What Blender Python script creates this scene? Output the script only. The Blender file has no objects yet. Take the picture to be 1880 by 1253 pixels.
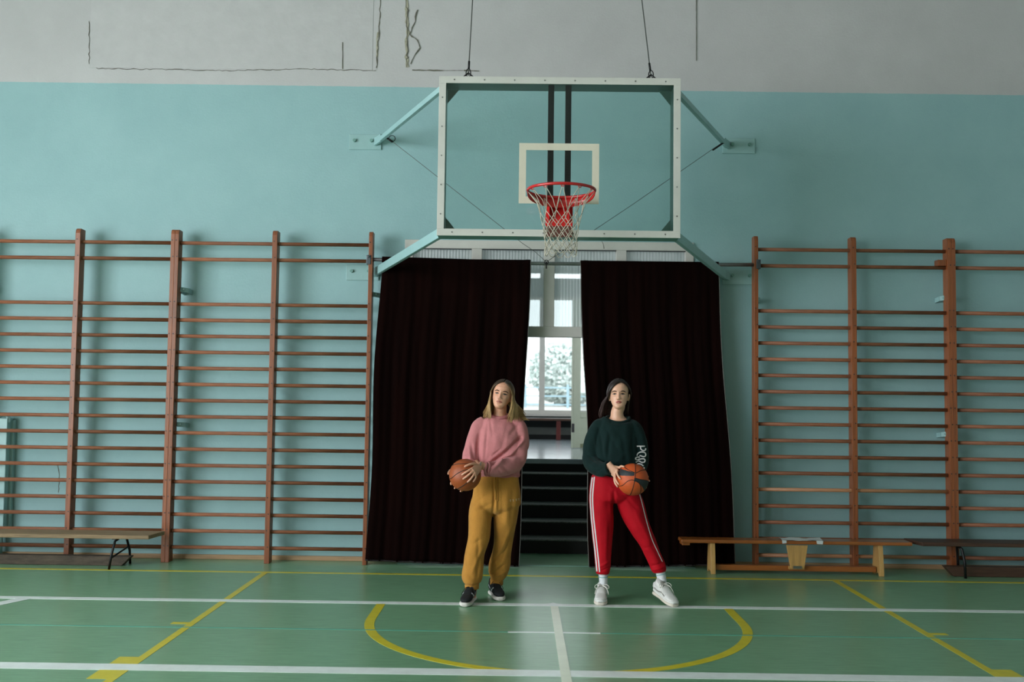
import bpy, bmesh, math, random
import numpy as np
from mathutils import Vector, Matrix, noise
from mathutils.bvhtree import BVHTree
R = math.radians
random.seed(7)
SC = bpy.context.scene
COL = SC.collection

# ------------------------------------------------------------------ camera
FPX, YAW, PITCH, ROLL = 1800.857, -0.0085, 0.0561, 0.0125
CAM = Vector((-0.2719, -8.414, 1.531))
FWD = Vector((math.sin(YAW)*math.cos(PITCH), math.cos(YAW)*math.cos(PITCH), math.sin(PITCH)))
_r = Vector((math.cos(YAW), -math.sin(YAW), 0)); _u = _r.cross(FWD)
RIGHT = _r*math.cos(ROLL) + _u*math.sin(ROLL); UP = _u*math.cos(ROLL) - _r*math.sin(ROLL)
cd = bpy.data.cameras.new('camera'); cam = bpy.data.objects.new('camera', cd); COL.objects.link(cam)
cd.sensor_width = 36.0; cd.lens = FPX/1880*36.0; cd.clip_end = 500
cd.dof.use_dof = True; cd.dof.focus_distance = 7.45; cd.dof.aperture_fstop = 2.2
cam.matrix_world = Matrix(((RIGHT.x, UP.x, -FWD.x, CAM.x), (RIGHT.y, UP.y, -FWD.y, CAM.y), (RIGHT.z, UP.z, -FWD.z, CAM.z), (0, 0, 0, 1)))
SC.camera = cam
def at(x, y, Y):                       # photo pixel -> point in the room at depth Y
    d = RIGHT*((x-940)/FPX) + UP*((626.5-y)/FPX) + FWD
    return CAM + d*((Y-CAM.y)/d.y)
def onfloor(x, y, Z=0.0):
    d = RIGHT*((x-940)/FPX) + UP*((626.5-y)/FPX) + FWD
    return CAM + d*((Z-CAM.z)/d.z)

# ------------------------------------------------------------------ view, world, lights
SC.view_settings.view_transform = 'Standard'; SC.view_settings.look = 'None'
SC.view_settings.gamma = 1.0; SC.view_settings.use_curve_mapping = False
SC.view_settings.exposure = 0.0
SC.cycles.use_denoising = True
SC.cycles.max_bounces = 8; SC.cycles.diffuse_bounces = 5; SC.cycles.glossy_bounces = 4; SC.cycles.transparent_max_bounces = 12
SC.cycles.sample_clamp_indirect = 6.0
w = bpy.data.worlds.new('overcast_sky'); SC.world = w; w.use_nodes = True
bg = w.node_tree.nodes['Background']; bg.inputs[0].default_value = (0.92, 0.97, 1.0, 1); bg.inputs[1].default_value = 3.2
WIN_X = -8.6
GYM_WINDOWS = [(-5.6, -2.8), (-8.6, -5.8), (-11.6, -8.8), (-14.4, -11.8)]       # y ranges of the tall windows in the left wall
WIN_Z = (.7, 4.7)
for y0, y1 in GYM_WINDOWS:
    ld = bpy.data.lights.new('window_daylight', 'AREA'); lo = bpy.data.objects.new('window_daylight', ld); COL.objects.link(lo)
    ld.shape = 'RECTANGLE'; ld.size = y1-y0; ld.size_y = WIN_Z[1]-WIN_Z[0]
    ld.energy = 385; ld.color = (0.93, 0.97, 1.0)
    lo.location = (WIN_X-0.22, (y0+y1)/2, sum(WIN_Z)/2); lo.rotation_euler = (R(90), 0, R(-90))
for sx in (-1, 1):                        # fill lights as unseen side windows, added to brighten the hall
    ld = bpy.data.lights.new('hall_fill_light', 'AREA'); lo = bpy.data.objects.new('hall_fill_light', ld); COL.objects.link(lo)
    ld.shape = 'RECTANGLE'; ld.size = 3.6; ld.size_y = 1.9; ld.energy = 55; ld.color = (.95, .98, 1.0)
    lo.location = (sx*4.08, 5.6, 2.55); lo.rotation_euler = (R(90), 0, R(90)*sx)
pd = bpy.data.lights.new('hall_window_portal', 'AREA'); po = bpy.data.objects.new('hall_window_portal', pd); COL.objects.link(po)
pd.shape = 'RECTANGLE'; pd.size = 5.6; pd.size_y = 2.5; pd.cycles.is_portal = True
po.location = (0.1, 8.32, 2.45); po.rotation_euler = (R(-90), 0, 0)

# ------------------------------------------------------------------ materials
def lin(h):
    h = h.lstrip('#'); c = [int(h[i:i+2], 16)/255 for i in (0, 2, 4)]
    return tuple((v/12.92 if v <= .04045 else ((v+.055)/1.055)**2.4) for v in c) + (1,)
MATS = {}
def mat(name, col, rough=.55, var=.12, scale=6, stretch=(1, 1, 1), bump=0., bscale=None, metal=0., spec=.5, coat=0., sss=0., rand=0., detail=5, sheen=0., coatr=.15):
    m = bpy.data.materials.new(name); m.use_nodes = True; nt = m.node_tree; N = nt.nodes; L = nt.links
    b = N['Principled BSDF']; c = lin(col) if isinstance(col, str) else tuple(col)+(1,)
    tc = N.new('ShaderNodeTexCoord'); mp = N.new('ShaderNodeMapping'); mp.inputs['Scale'].default_value = stretch
    L.new(tc.outputs['Object'], mp.inputs['Vector'])
    nz = N.new('ShaderNodeTexNoise'); nz.inputs['Scale'].default_value = scale; nz.inputs['Detail'].default_value = detail; nz.inputs['Roughness'].default_value = .65
    L.new(mp.outputs[0], nz.inputs['Vector'])
    rp = N.new('ShaderNodeValToRGB'); e = rp.color_ramp.elements
    e[0].position = .3; e[1].position = .72
    e[0].color = tuple(max(0, v*(1-var)) for v in c[:3])+(1,); e[1].color = tuple(min(1, v*(1+var)) for v in c[:3])+(1,)
    L.new(nz.outputs['Fac'], rp.inputs['Fac']); out = rp.outputs[0]
    if rand:
        oi = N.new('ShaderNodeObjectInfo'); mr = N.new('ShaderNodeMapRange'); mr.inputs['To Min'].default_value = 1-rand; mr.inputs['To Max'].default_value = 1+rand
        L.new(oi.outputs['Random'], mr.inputs['Value']); hs = N.new('ShaderNodeHueSaturation')
        L.new(mr.outputs[0], hs.inputs['Value']); L.new(out, hs.inputs['Color']); out = hs.outputs[0]
    L.new(out, b.inputs['Base Color'])
    b.inputs['Roughness'].default_value = rough; b.inputs['Metallic'].default_value = metal; b.inputs['Specular IOR Level'].default_value = spec
    b.inputs['Coat Weight'].default_value = coat; b.inputs['Coat Roughness'].default_value = coatr; b.inputs['Sheen Weight'].default_value = sheen
    if sss: b.inputs['Subsurface Weight'].default_value = sss; b.inputs['Subsurface Radius'].default_value = (.01, .004, .002); b.inputs['Subsurface Scale'].default_value = 1
    if bump:
        n2 = N.new('ShaderNodeTexNoise'); n2.inputs['Scale'].default_value = bscale or scale*4; n2.inputs['Detail'].default_value = 3
        L.new(mp.outputs[0], n2.inputs['Vector']); bp = N.new('ShaderNodeBump'); bp.inputs['Strength'].default_value = bump; bp.inputs['Distance'].default_value = .01
        L.new(n2.outputs['Fac'], bp.inputs['Height']); L.new(bp.outputs[0], b.inputs['Normal'])
    MATS[name] = m; return m
def nodes(m): return m.node_tree.nodes, m.node_tree.links, m.node_tree.nodes['Principled BSDF']

# two-tone wall paint: teal below, off-white above (the painted border lies at 4.43 m)
def wall_paint():
    m = mat('wall_paint', '#000000', rough=.62, bump=.12, bscale=55); N, L, b = nodes(m)
    tc = N.new('ShaderNodeTexCoord'); sp = N.new('ShaderNodeSeparateXYZ'); L.new(tc.outputs['Object'], sp.inputs[0])
    n1 = N.new('ShaderNodeTexNoise'); n1.inputs['Scale'].default_value = 1.3; n1.inputs['Detail'].default_value = 8; n1.inputs['Roughness'].default_value = .7
    L.new(tc.outputs['Object'], n1.inputs['Vector'])
    def ramp(a, c):
        r = N.new('ShaderNodeValToRGB'); r.color_ramp.elements[0].position = .3; r.color_ramp.elements[1].position = .7
        r.color_ramp.elements[0].color = lin(a); r.color_ramp.elements[1].color = lin(c); L.new(n1.outputs['Fac'], r.inputs['Fac']); return r.outputs[0]
    teal = ramp('#8BB0B4', '#96BABD'); white = ramp('#B6B4B5', '#C1BFC0')
    nw = N.new('ShaderNodeTexNoise'); nw.inputs['Scale'].default_value = 14; L.new(tc.outputs['Object'], nw.inputs['Vector'])
    a = N.new('ShaderNodeMath'); a.operation = 'MULTIPLY_ADD'; a.inputs[1].default_value = .0035; L.new(sp.outputs['X'], a.inputs[0]); L.new(sp.outputs['Z'], a.inputs[2])
    a2 = N.new('ShaderNodeMath'); a2.operation = 'MULTIPLY_ADD'; a2.inputs[1].default_value = .008; L.new(nw.outputs['Fac'], a2.inputs[0]); L.new(a.outputs[0], a2.inputs[2])
    g = N.new('ShaderNodeMath'); g.operation = 'GREATER_THAN'; g.inputs[1].default_value = 4.432; L.new(a2.outputs[0], g.inputs[0])
    mx = N.new('ShaderNodeMix'); mx.data_type = 'RGBA'; L.new(g.outputs[0], mx.inputs['Factor']); L.new(teal, mx.inputs['A']); L.new(white, mx.inputs['B'])
    L.new(mx.outputs['Result'], b.inputs['Base Color']); return m
WALL = wall_paint()
TEAL = mat('teal_paint', '#92BAB6', rough=.5, var=.06)
TEALM = mat('teal_metal_paint', '#95B9BA', rough=.38, var=.06)
TEALD = mat('grey_green_metal', '#6F9A92', rough=.45, var=.08)
PLASTER = mat('white_plaster', '#BCBABB', rough=.8, var=.05, bump=.2)
CRACK = mat('crack_dark', '#6A675C', rough=.9, var=.35, scale=30)
CRACKL = mat('broken_plaster', '#A9A592', rough=.95, var=.25, scale=25, bump=.5)
CEIL = mat('ceiling_paint', '#A5A5A0', rough=.8)
FARW = mat('panelled_wall', '#8A8073', rough=.7)
SIDEW = mat('side_wall_paint', '#A3B0AD', rough=.7)
WHITE = mat('white_enamel', '#C9C8C2', rough=.4, var=.05)
FRAMEW = mat('frame_white', '#C8C6C0', rough=.45, var=.05)
WOODP = mat('varnished_post', '#8C4D29', rough=.42, var=.42, scale=6, stretch=(14, 14, .5), bump=.1, coat=.12, rand=.1, detail=8)
WOODR = mat('worn_rung', '#83533A', rough=.58, var=.35, scale=7, stretch=(.8, 9, 9), bump=.06, spec=.3, rand=.18)
WOODRL = mat('pale_new_rung', '#BD8661', rough=.45, var=.15, scale=7, stretch=(.8, 9, 9))
GREYWOOD = mat('weathered_plank', '#8C7659', rough=.75, var=.38, scale=4, stretch=(1.1, 14, 14), bump=.3)
GREYBEAM = mat('grimy_beam', '#4B4136', rough=.8, var=.5, scale=7, stretch=(1, 4, 4), bump=.35)
ORANGEW = mat('orange_varnish', '#9C5A28', rough=.32, var=.25, scale=4, stretch=(1, 12, 12), coat=.3)
PINE = mat('pale_pine', '#C69A5C', rough=.45, var=.18, scale=4, stretch=(12, 12, 1), coat=.15)
DARKW = mat('dark_bench_wood', '#4A3226', rough=.5, var=.35, scale=5, stretch=(1, 10, 10))
BASEW = mat('baseboard_wood', '#B08F6C', rough=.6, var=.18, scale=3, stretch=(1, 8, 8))
BLACKM = mat('black_metal', '#101114', rough=.4, metal=.3)
DARKBAR = mat('charcoal_bar', '#1C2028', rough=.5)
STEEL = mat('grey_steel', '#8C8F8E', rough=.35, metal=.9)
WIRE = mat('wire_rope', '#4F5350', rough=.5, metal=.5)
RED = mat('red_rim', '#C01F20', rough=.28, var=.1, coat=.4)
REDB = mat('brown_mount', '#5A3229', rough=.5)
NET = mat('net_cord', '#BDB6A6', rough=.8, var=.15, scale=40)
TARGET = mat('target_tape', '#D2CCBA', rough=.6, var=.05)
CURT = mat('curtain_velour', '#0E0302', rough=.95, var=.5, scale=2.5, stretch=(5, 5, .4), spec=.05)
HEM = mat('curtain_edging', '#6C6A66', rough=.9, var=.2)
YEL = mat('yellow_line', '#D0C232', rough=.42, var=.1, scale=9, coat=.2)
WHL = mat('white_line', '#E4ECEA', rough=.42, var=.08, scale=9, coat=.2)
CRL = mat('cream_line', '#DCE2CC', rough=.42, var=.08, coat=.2)
TLL = mat('turquoise_line', '#5CA691', rough=.42, var=.1, coat=.2)
PAPER = mat('paper', '#D8DEDF', rough=.8, var=.03)
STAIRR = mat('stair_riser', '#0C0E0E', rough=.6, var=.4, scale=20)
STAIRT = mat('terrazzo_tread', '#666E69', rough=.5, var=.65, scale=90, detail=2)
HALLF = mat('hall_floor', '#A4B2B9', rough=.17, var=.12, scale=4, stretch=(.6, 5, 1), coat=.3)
HALLW = mat('hall_wall', '#8A9593', rough=.8)
LEAFG = mat('door_green', '#A7AF99', rough=.5, var=.06)
SKIN1 = mat('skin_fair', '#D79E82', rough=.45, var=.05, scale=30, sss=.12)
SKIN2 = mat('skin_pale', '#DBA98E', rough=.45, var=.05, scale=30, sss=.12)
PINK = mat('pink_fleece', '#C07A7C', rough=.9, var=.08, scale=18, bump=.25, bscale=160, sheen=.15, spec=.2)
PINKR = mat('pink_rib', '#BA7477', rough=.9, var=.1, scale=18, bump=.25, bscale=160, spec=.2)
MUST = mat('mustard_fleece', '#B27D36', rough=.9, var=.08, scale=16, bump=.25, bscale=160, sheen=.1, spec=.2)
GREEN = mat('dark_green_jersey', '#0B2322', rough=.9, var=.12, scale=16, bump=.25, bscale=160, sheen=.05, spec=.2)
REDP = mat('red_track_fabric', '#AE0A1C', rough=.7, var=.08, scale=16, bump=.12, bscale=120, spec=.15)
PRINT = mat('pale_print', '#C6B08A', rough=.85, var=.05)
WHF = mat('white_fabric', '#D9D5D6', rough=.85, var=.05)
SOCK = mat('white_sock', '#D4D6DA', rough=.9, var=.06, scale=60, bump=.3, bscale=200)
TEALB = mat('sock_band', '#4FA9A9', rough=.9)
SHOEB = mat('black_suede', '#0D1116', rough=.8, var=.25, scale=40)
SHOEW = mat('white_leather', '#D5D5D2', rough=.5, var=.06)
SHOEG = mat('grey_mesh', '#8F8D87', rough=.85, var=.3, scale=120)
SOLEW = mat('white_rubber', '#D2CEC8', rough=.55, var=.06)
SOLEC = mat('cream_rubber', '#CFC7BA', rough=.55, var=.06)
LACE = mat('lace_white', '#DAD8D0', rough=.85)
LACEB = mat('lace_black', '#0B0D10', rough=.85)
LOGO = mat('grey_logo', '#B9BEC4', rough=.5)
BALL1 = mat('brown_leather', '#9A4A20', rough=.42, var=.1, scale=10, bump=.25, bscale=320)
BALL2 = mat('orange_rubber', '#C4521F', rough=.5, var=.1, scale=10, bump=.25, bscale=320)
BALLK = mat('charcoal_rubber', '#22282C', rough=.5, var=.1, scale=10, bump=.25, bscale=320)
SEAM = mat('seam_black', '#0E0A08', rough=.6)
BROW = mat('brow_brown', '#4A2E20', rough=.8)
LIPS1 = mat('lips_nude', '#BC7465', rough=.35)
LIPS2 = mat('lips_rose', '#B25C56', rough=.35)
EYEW = mat('shaded_eye_white', '#9A8C85', rough=.25)  # whites darkened: shade around the eyes is put into the colour
EYED = mat('eye_iris', '#1E120C', rough=.15)
FENCEB = mat('fence_blue', '#9DB9C4', rough=.6)
GROUND = mat('pale_ground', '#A9A8A3', rough=.9, scale=.3)
FOLI = mat('hazy_foliage', '#DCE5E1', rough=.8, var=.15, scale=3)  # leaf colour paled to carry outdoor haze and overexposure
TRUNK = mat('trunk_bark', '#66645E', rough=.9)

def floor_mat():
    m = mat('green_linoleum', '#5E9570', rough=.36, var=.0, spec=.75); N, L, b = nodes(m)
    tc = N.new('ShaderNodeTexCoord')
    mp = N.new('ShaderNodeMapping'); mp.inputs['Scale'].default_value = (2.2, 22, 1); L.new(tc.outputs['Object'], mp.inputs[0])
    n = N.new('ShaderNodeTexNoise'); n.inputs['Scale'].default_value = 2.4; n.inputs['Detail'].default_value = 9; n.inputs['Roughness'].default_value = .75; L.new(mp.outputs[0], n.inputs[0])
    r = N.new('ShaderNodeValToRGB'); e = r.color_ramp.elements
    e[0].position = .28; e[0].color = lin('#5B8364'); e[1].position = .75; e[1].color = lin('#90BB99'); x = e.new(.5); x.color = lin('#78A481')
    L.new(n.outputs['Fac'], r.inputs[0])
    n2 = N.new('ShaderNodeTexNoise'); n2.inputs['Scale'].default_value = .55; n2.inputs['Detail'].default_value = 4; L.new(tc.outputs['Object'], n2.inputs[0])
    hs = N.new('ShaderNodeHueSaturation'); mr = N.new('ShaderNodeMapRange'); mr.inputs['To Min'].default_value = .86; mr.inputs['To Max'].default_value = 1.12
    L.new(n2.outputs['Fac'], mr.inputs[0]); L.new(mr.outputs[0], hs.inputs['Value']); L.new(r.outputs[0], hs.inputs['Color']); L.new(hs.outputs[0], b.inputs['Base Color'])
    mr2 = N.new('ShaderNodeMapRange'); mr2.inputs['To Min'].default_value = .26; mr2.inputs['To Max'].default_value = .32; L.new(n.outputs['Fac'], mr2.inputs[0]); L.new(mr2.outputs[0], b.inputs['Roughness'])
    return m
FLOOR = floor_mat()
def glass(name, tint, gloss=.08, rough=.03, haze=0., hazecol=(.8, .9, .9, 1)):
    m = bpy.data.materials.new(name); m.use_nodes = True; N = m.node_tree.nodes; L = m.node_tree.links; N.remove(N['Principled BSDF'])
    o = N['Material Output']; t = N.new('ShaderNodeBsdfTransparent'); t.inputs[0].default_value = tint
    g = N.new('ShaderNodeBsdfGlossy'); g.inputs['Roughness'].default_value = rough
    lw = N.new('ShaderNodeFresnel'); lw.inputs['IOR'].default_value = 1.45
    mx = N.new('ShaderNodeMixShader'); L.new(lw.outputs[0], mx.inputs[0]); L.new(t.outputs[0], mx.inputs[1]); L.new(g.outputs[0], mx.inputs[2]); s = mx.outputs[0]
    if haze:
        d = N.new('ShaderNodeBsdfDiffuse'); d.inputs[0].default_value = hazecol; tr = N.new('ShaderNodeBsdfTranslucent'); tr.inputs[0].default_value = hazecol
        m1 = N.new('ShaderNodeMixShader'); m1.inputs[0].default_value = .5; L.new(d.outputs[0], m1.inputs[1]); L.new(tr.outputs[0], m1.inputs[2])
        m2 = N.new('ShaderNodeMixShader'); m2.inputs[0].default_value = haze; L.new(s, m2.inputs[1]); L.new(m1.outputs[0], m2.inputs[2]); s = m2.outputs[0]
    L.new(s, o.inputs['Surface']); return m
GLASS = glass('clear_pane', (.93, .95, .95, 1))
BGLASS = glass('board_glass', (.9, .94, .93, 1), rough=.05)
RGLASS = glass('ribbed_glass', (.8, .87, .87, 1), rough=.15, haze=.62, hazecol=(.88,.95,.95,1))

# ------------------------------------------------------------------ mesh helpers
class MB:
    def __init__(s): s.v = []; s.f = []
    def add(s, v, f):
        o = len(s.v); s.v += [tuple(p) for p in v]; s.f += [tuple(i+o for i in q) for q in f]; return s
    def box(s, x0, x1, y0, y1, z0, z1):
        return s.add([(x0,y0,z0),(x1,y0,z0),(x1,y1,z0),(x0,y1,z0),(x0,y0,z1),(x1,y0,z1),(x1,y1,z1),(x0,y1,z1)],
                     [(0,3,2,1),(4,5,6,7),(0,1,5,4),(1,2,6,5),(2,3,7,6),(3,0,4,7)])
    def bar(s, a, b, w, h, up=(0, 0, 1)):           # a rectangular bar from a to b
        a = Vector(a); b = Vector(b); t = (b-a).normalized(); u = Vector(up); sd = t.cross(u).normalized(); u = sd.cross(t)
        v = [p+sd*(i*w/2)+u*(j*h/2) for p in (a, b) for i, j in ((-1,-1),(1,-1),(1,1),(-1,1))]
        return s.add(v, [(0,1,2,3)[::-1],(4,5,6,7),(0,1,5,4),(1,2,6,5),(2,3,7,6),(3,0,4,7)])
    def prism(s, poly, axis, d0, d1):               # 2D polygon extruded along an axis; poly in the other two axes
        n = len(poly)
        def P(p, d): return {'x': (d, p[0], p[1]), 'y': (p[0], d, p[1]), 'z': (p[0], p[1], d)}[axis]
        v = [P(p, d0) for p in poly]+[P(p, d1) for p in poly]
        return s.add(v, [tuple(range(n))[::-1], tuple(range(n, 2*n))]+[(i, (i+1) % n, n+(i+1) % n, n+i) for i in range(n)])
    def tube(s, pts, r, n=8, closed=False, flat=1.0, ref=None):
        pts = [Vector(p) for p in pts]; m = len(pts); rr = r if isinstance(r, (list, tuple)) else [r]*m
        v = []; prev = None
        for i, p in enumerate(pts):
            if closed: t = pts[(i+1) % m]-pts[i-1]
            else: t = pts[min(i+1, m-1)]-pts[max(i-1, 0)]
            t = t.normalized() if t.length > 1e-9 else Vector((0, 0, 1))
            a = Vector(ref) if ref is not None else (prev if prev else (Vector((0, 0, 1)) if abs(t.z) < .9 else Vector((1, 0, 0))))
            a = a-t*a.dot(t); a = a.normalized() if a.length > 1e-6 else t.orthogonal().normalized(); b = t.cross(a); prev = a
            v += [p+(a*math.cos(k*2*math.pi/n)*flat+b*math.sin(k*2*math.pi/n))*rr[i] for k in range(n)]
        f = []
        for i in range(m if closed else m-1):
            j = (i+1) % m
            f += [(i*n+k, i*n+(k+1) % n, j*n+(k+1) % n, j*n+k) for k in range(n)]
        if not closed: f += [tuple(range(n))[::-1], tuple(range((m-1)*n, m*n))]
        return s.add(v, f)
    def loft(s, rings, n=28, ref=(1, 0, 0), e=2.0, sub=4):   # rings: (centre, half width along ref, half depth)
        C = [(Vector(c), a, b) for c, a, b in rings]; P = []
        for i in range(len(C)-1):
            p0 = C[max(i-1, 0)]; p1 = C[i]; p2 = C[i+1]; p3 = C[min(i+2, len(C)-1)]
            for k in range(sub):
                t = k/sub; t2 = t*t; t3 = t2*t
                w4 = (-.5*t3+t2-.5*t, 1.5*t3-2.5*t2+1, -1.5*t3+2*t2+.5*t, .5*t3-.5*t2)
                P.append((p0[0]*w4[0]+p1[0]*w4[1]+p2[0]*w4[2]+p3[0]*w4[3],) + tuple(max(.002, sum(q[j]*ww for q, ww in zip((p0, p1, p2, p3), w4))) for j in (1, 2)))
        P.append(C[-1]); v = []; m = len(P)
        for i, (c, a, b) in enumerate(P):
            t = (P[min(i+1, m-1)][0]-P[max(i-1, 0)][0]).normalized(); u = Vector(ref); u = (u-t*u.dot(t)).normalized(); q = t.cross(u)
            for k in range(n):
                th = 2*math.pi*k/n; cc, ss = math.cos(th), math.sin(th)
                v.append(c+u*(a*math.copysign(abs(cc)**(2/e), cc))+q*(b*math.copysign(abs(ss)**(2/e), ss)))
        f = [(i*n+k, i*n+(k+1) % n, (i+1)*n+(k+1) % n, (i+1)*n+k) for i in range(m-1) for k in range(n)]
        f += [tuple(range(n))[::-1], tuple(range((m-1)*n, m*n))]
        return s.add(v, f)
    def sphere(s, c, r, n=16, sc=(1, 1, 1)):
        v = []; c = Vector(c)
        for i in range(1, n//2):
            th = math.pi*i/(n//2)
            v += [c+Vector((math.sin(th)*math.cos(2*math.pi*k/n)*sc[0], math.sin(th)*math.sin(2*math.pi*k/n)*sc[1], math.cos(th)*sc[2]))*r for k in range(n)]
        m = n//2-1; v += [c+Vector((0, 0, r*sc[2])), c-Vector((0, 0, r*sc[2]))]
        f = [(i*n+k, (i+1)*n+k, (i+1)*n+(k+1) % n, i*n+(k+1) % n) for i in range(m-1) for k in range(n)]
        f += [(m*n, k, (k+1) % n) for k in range(n)]+[(m*n+1, (m-1)*n+(k+1) % n, (m-1)*n+k) for k in range(n)]
        return s.add(v, f)
    def mesh(s, name):
        me = bpy.data.meshes.new(name); me.from_pydata(s.v, [], s.f); me.update()
        b = bmesh.new(); b.from_mesh(me); bmesh.ops.recalc_face_normals(b, faces=b.faces); b.to_mesh(me); b.free(); return me
    def build(s, name, m, parent=None, smooth=False, bevel=0., seg=2):
        return link(name, s.mesh(name), m, parent, smooth, bevel, seg)
def link(name, me, m, parent=None, smooth=False, bevel=0., seg=2):
    o = bpy.data.objects.new(name, me); COL.objects.link(o)
    if m and not me.materials: me.materials.append(m)
    if smooth: me.polygons.foreach_set('use_smooth', [True]*len(me.polygons))
    if parent: o.parent = parent; o.matrix_parent_inverse = parent.matrix_basis.inverted()
    if bevel:
        b = o.modifiers.new('edge_round', 'BEVEL'); b.width = bevel; b.segments = seg; b.limit_method = 'ANGLE'
    return o
def thing(name, loc, label, cat, group=None):
    o = bpy.data.objects.new(name, None); COL.objects.link(o); o.location = loc; o.empty_display_size = .1
    return tag(o, label, cat, group)
def tag(o, label=None, cat=None, group=None, kind=None):
    for k, v in (('label', label), ('category', cat), ('group', group), ('kind', kind)):
        if v: o[k] = v
    return o
def struct(o, label=None): o['kind'] = 'structure'; (label and o.__setitem__('label', label)); return o

# ================================================================== SETTING
WY = 0.69                                  # face of the wall behind the court
XL, XR, YB, ZC = WIN_X, 7.0, -14.5, 6.6    # gym extents
PX0, PX1, PZ = -1.36, 1.333, 2.98          # doorway opening in the wall
FY = 1.26                                  # foot of the stairs
floor = struct(MB().box(XL-.3, XR+.3, YB-.3, WY+.3, -.1, 0).box(PX0-.3, PX1+.3, WY+.3, FY+.05, -.1, 0).build('floor', FLOOR), 'green streaked linoleum gym floor')
ceiling = struct(MB().box(XL-.3, XR+.3, YB-.3, WY+.35, ZC, ZC+.2).build('ceiling', CEIL))
wb = MB().box(XL-.3, PX0, WY, WY+.3, 0, ZC).box(PX1, XR+.3, WY, WY+.3, 0, ZC).box(PX0, PX1, WY, WY+.3, PZ, ZC)
wall = struct(wb.build('wall_back', WALL), 'gym end wall painted teal below and off-white above')
struct(MB().box(XR, XR+.3, YB-.3, WY, 0, ZC).build('wall_right', SIDEW))
struct(MB().box(XL, XR, YB-.3, YB, 0, ZC).build('wall_front', FARW))
ml = MB(); ys = [YB]+[v for a in sorted(GYM_WINDOWS) for v in a]+[WY]
for i in range(0, len(ys), 2): ml.box(XL-.3, XL, ys[i], ys[i+1], 0, ZC)
for a, b in GYM_WINDOWS: ml.box(XL-.3, XL, a, b, 0, WIN_Z[0]).box(XL-.3, XL, a, b, WIN_Z[1], ZC)
struct(ml.build('wall_left', WALL))
for k, (a, b) in enumerate(GYM_WINDOWS):
    m = MB(); z0, z1 = WIN_Z
    for y in (a, (2*a+b)/3, (a+2*b)/3, b): m.box(XL-.16, XL-.08, y-.04, y+.04, z0, z1)
    for z in (z0, z0+1.5, z1): m.box(XL-.16, XL-.08, a, b, z-.04, z+.04)
    fr = struct(m.build('window_%d' % (k+2), WHITE))

# thin wooden strip along the foot of the wall
struct(MB().box(XL, PX0-.02, WY-.022, WY, 0, .042).build('baseboard_left', BASEW, bevel=.004))
struct(MB().box(PX1+.02, XR, WY-.022, WY, 0, .042).build('baseboard_right', BASEW, bevel=.004))

# patched plaster and cracks in the white band
def ragged(pts, wd, seed, m, name='crack', y=WY, jit=.006, step=.03):
    rnd = random.Random(seed); P = [Vector((p[0], 0, p[1])) for p in pts]; out = []
    for a, b in zip(P, P[1:]):
        n = max(2, int((b-a).length/step))
        for i in range(n): out.append(a.lerp(b, i/n)+Vector((rnd.uniform(-jit, jit), 0, rnd.uniform(-jit, jit))))
    out.append(P[-1]); v = []; f = []
    for i, p in enumerate(out):
        t = (out[min(i+1, len(out)-1)]-out[max(0, i-1)]).normalized(); nn = Vector((-t.z, 0, t.x))*wd*rnd.uniform(.25, 1)/2
        v += [(p.x+nn.x, y-.003, p.z+nn.z), (p.x-nn.x, y-.003, p.z-nn.z), (p.x+nn.x, y+.002, p.z+nn.z), (p.x-nn.x, y+.002, p.z-nn.z)]
    for i in range(len(out)-1):
        q = i*4; f += [(q, q+1, q+5, q+4), (q, q+4, q+6, q+2), (q+1, q+3, q+7, q+5)]
    MB().add(v, f).build(name, m, wall)
def wpx(*p): return [(lambda q: (q.x, q.z))(at(x, y, WY)) for x, y in p]
MB().box(-4.39, -1.70, WY-.003, WY+.02, 4.59, 6.2).build('plaster_panel', PLASTER, wall, bevel=.003)
ragged(wpx((164, 40), (164, 118)), .006, 1, CRACK, y=WY-.004); ragged(wpx((176, 126), (420, 130), (560, 127)), .007, 2, CRACK, y=WY-.005)
ragged(wpx((560, 127), (690, 130)), .006, 3, CRACK, y=WY-.005)
ragged(wpx((629, 78), (629, 127)), .007, 4, CRACK, jit=.001, y=WY-.006)
ragged(wpx((698, 0), (696, 60), (691, 125)), .014, 5, CRACK, y=WY-.002); ragged(wpx((693, 60), (692, 105)), .02, 6, CRACKL, y=WY-.001)
ragged(wpx((747, 0), (748, 40), (746, 90), (748, 124)), .034, 7, CRACKL, y=WY-.004, jit=.01); ragged(wpx((747, 0), (749, 60), (747, 123)), .012, 8, CRACK, y=WY-.006, jit=.012)
ragged(wpx((767, 18), (760, 45), (752, 63), (766, 75), (772, 88), (762, 100), (754, 118)), .012, 9, CRACK, y=WY-.006)
ragged(wpx((757, 129), (815, 130)), .013, 10, CRACK, jit=.002, y=WY-.006); ragged(wpx((852, 130), (880, 131)), .016, 11, CRACK, jit=.002, y=WY-.006)
ragged(wpx((815, 130), (852, 130)), .004, 12, CRACK, jit=.001, y=WY-.006); ragged(wpx((1278, 0), (1278, 112)), .007, 13, CRACK, jit=.001, y=WY-.006)
ragged(wpx((1105, 446), (1108, 459)), .010, 14, CRACK, y=WY-.066)
ragged(wpx((105, 850), (109, 880), (107, 905)), .008, 15, CRACK)

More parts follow.
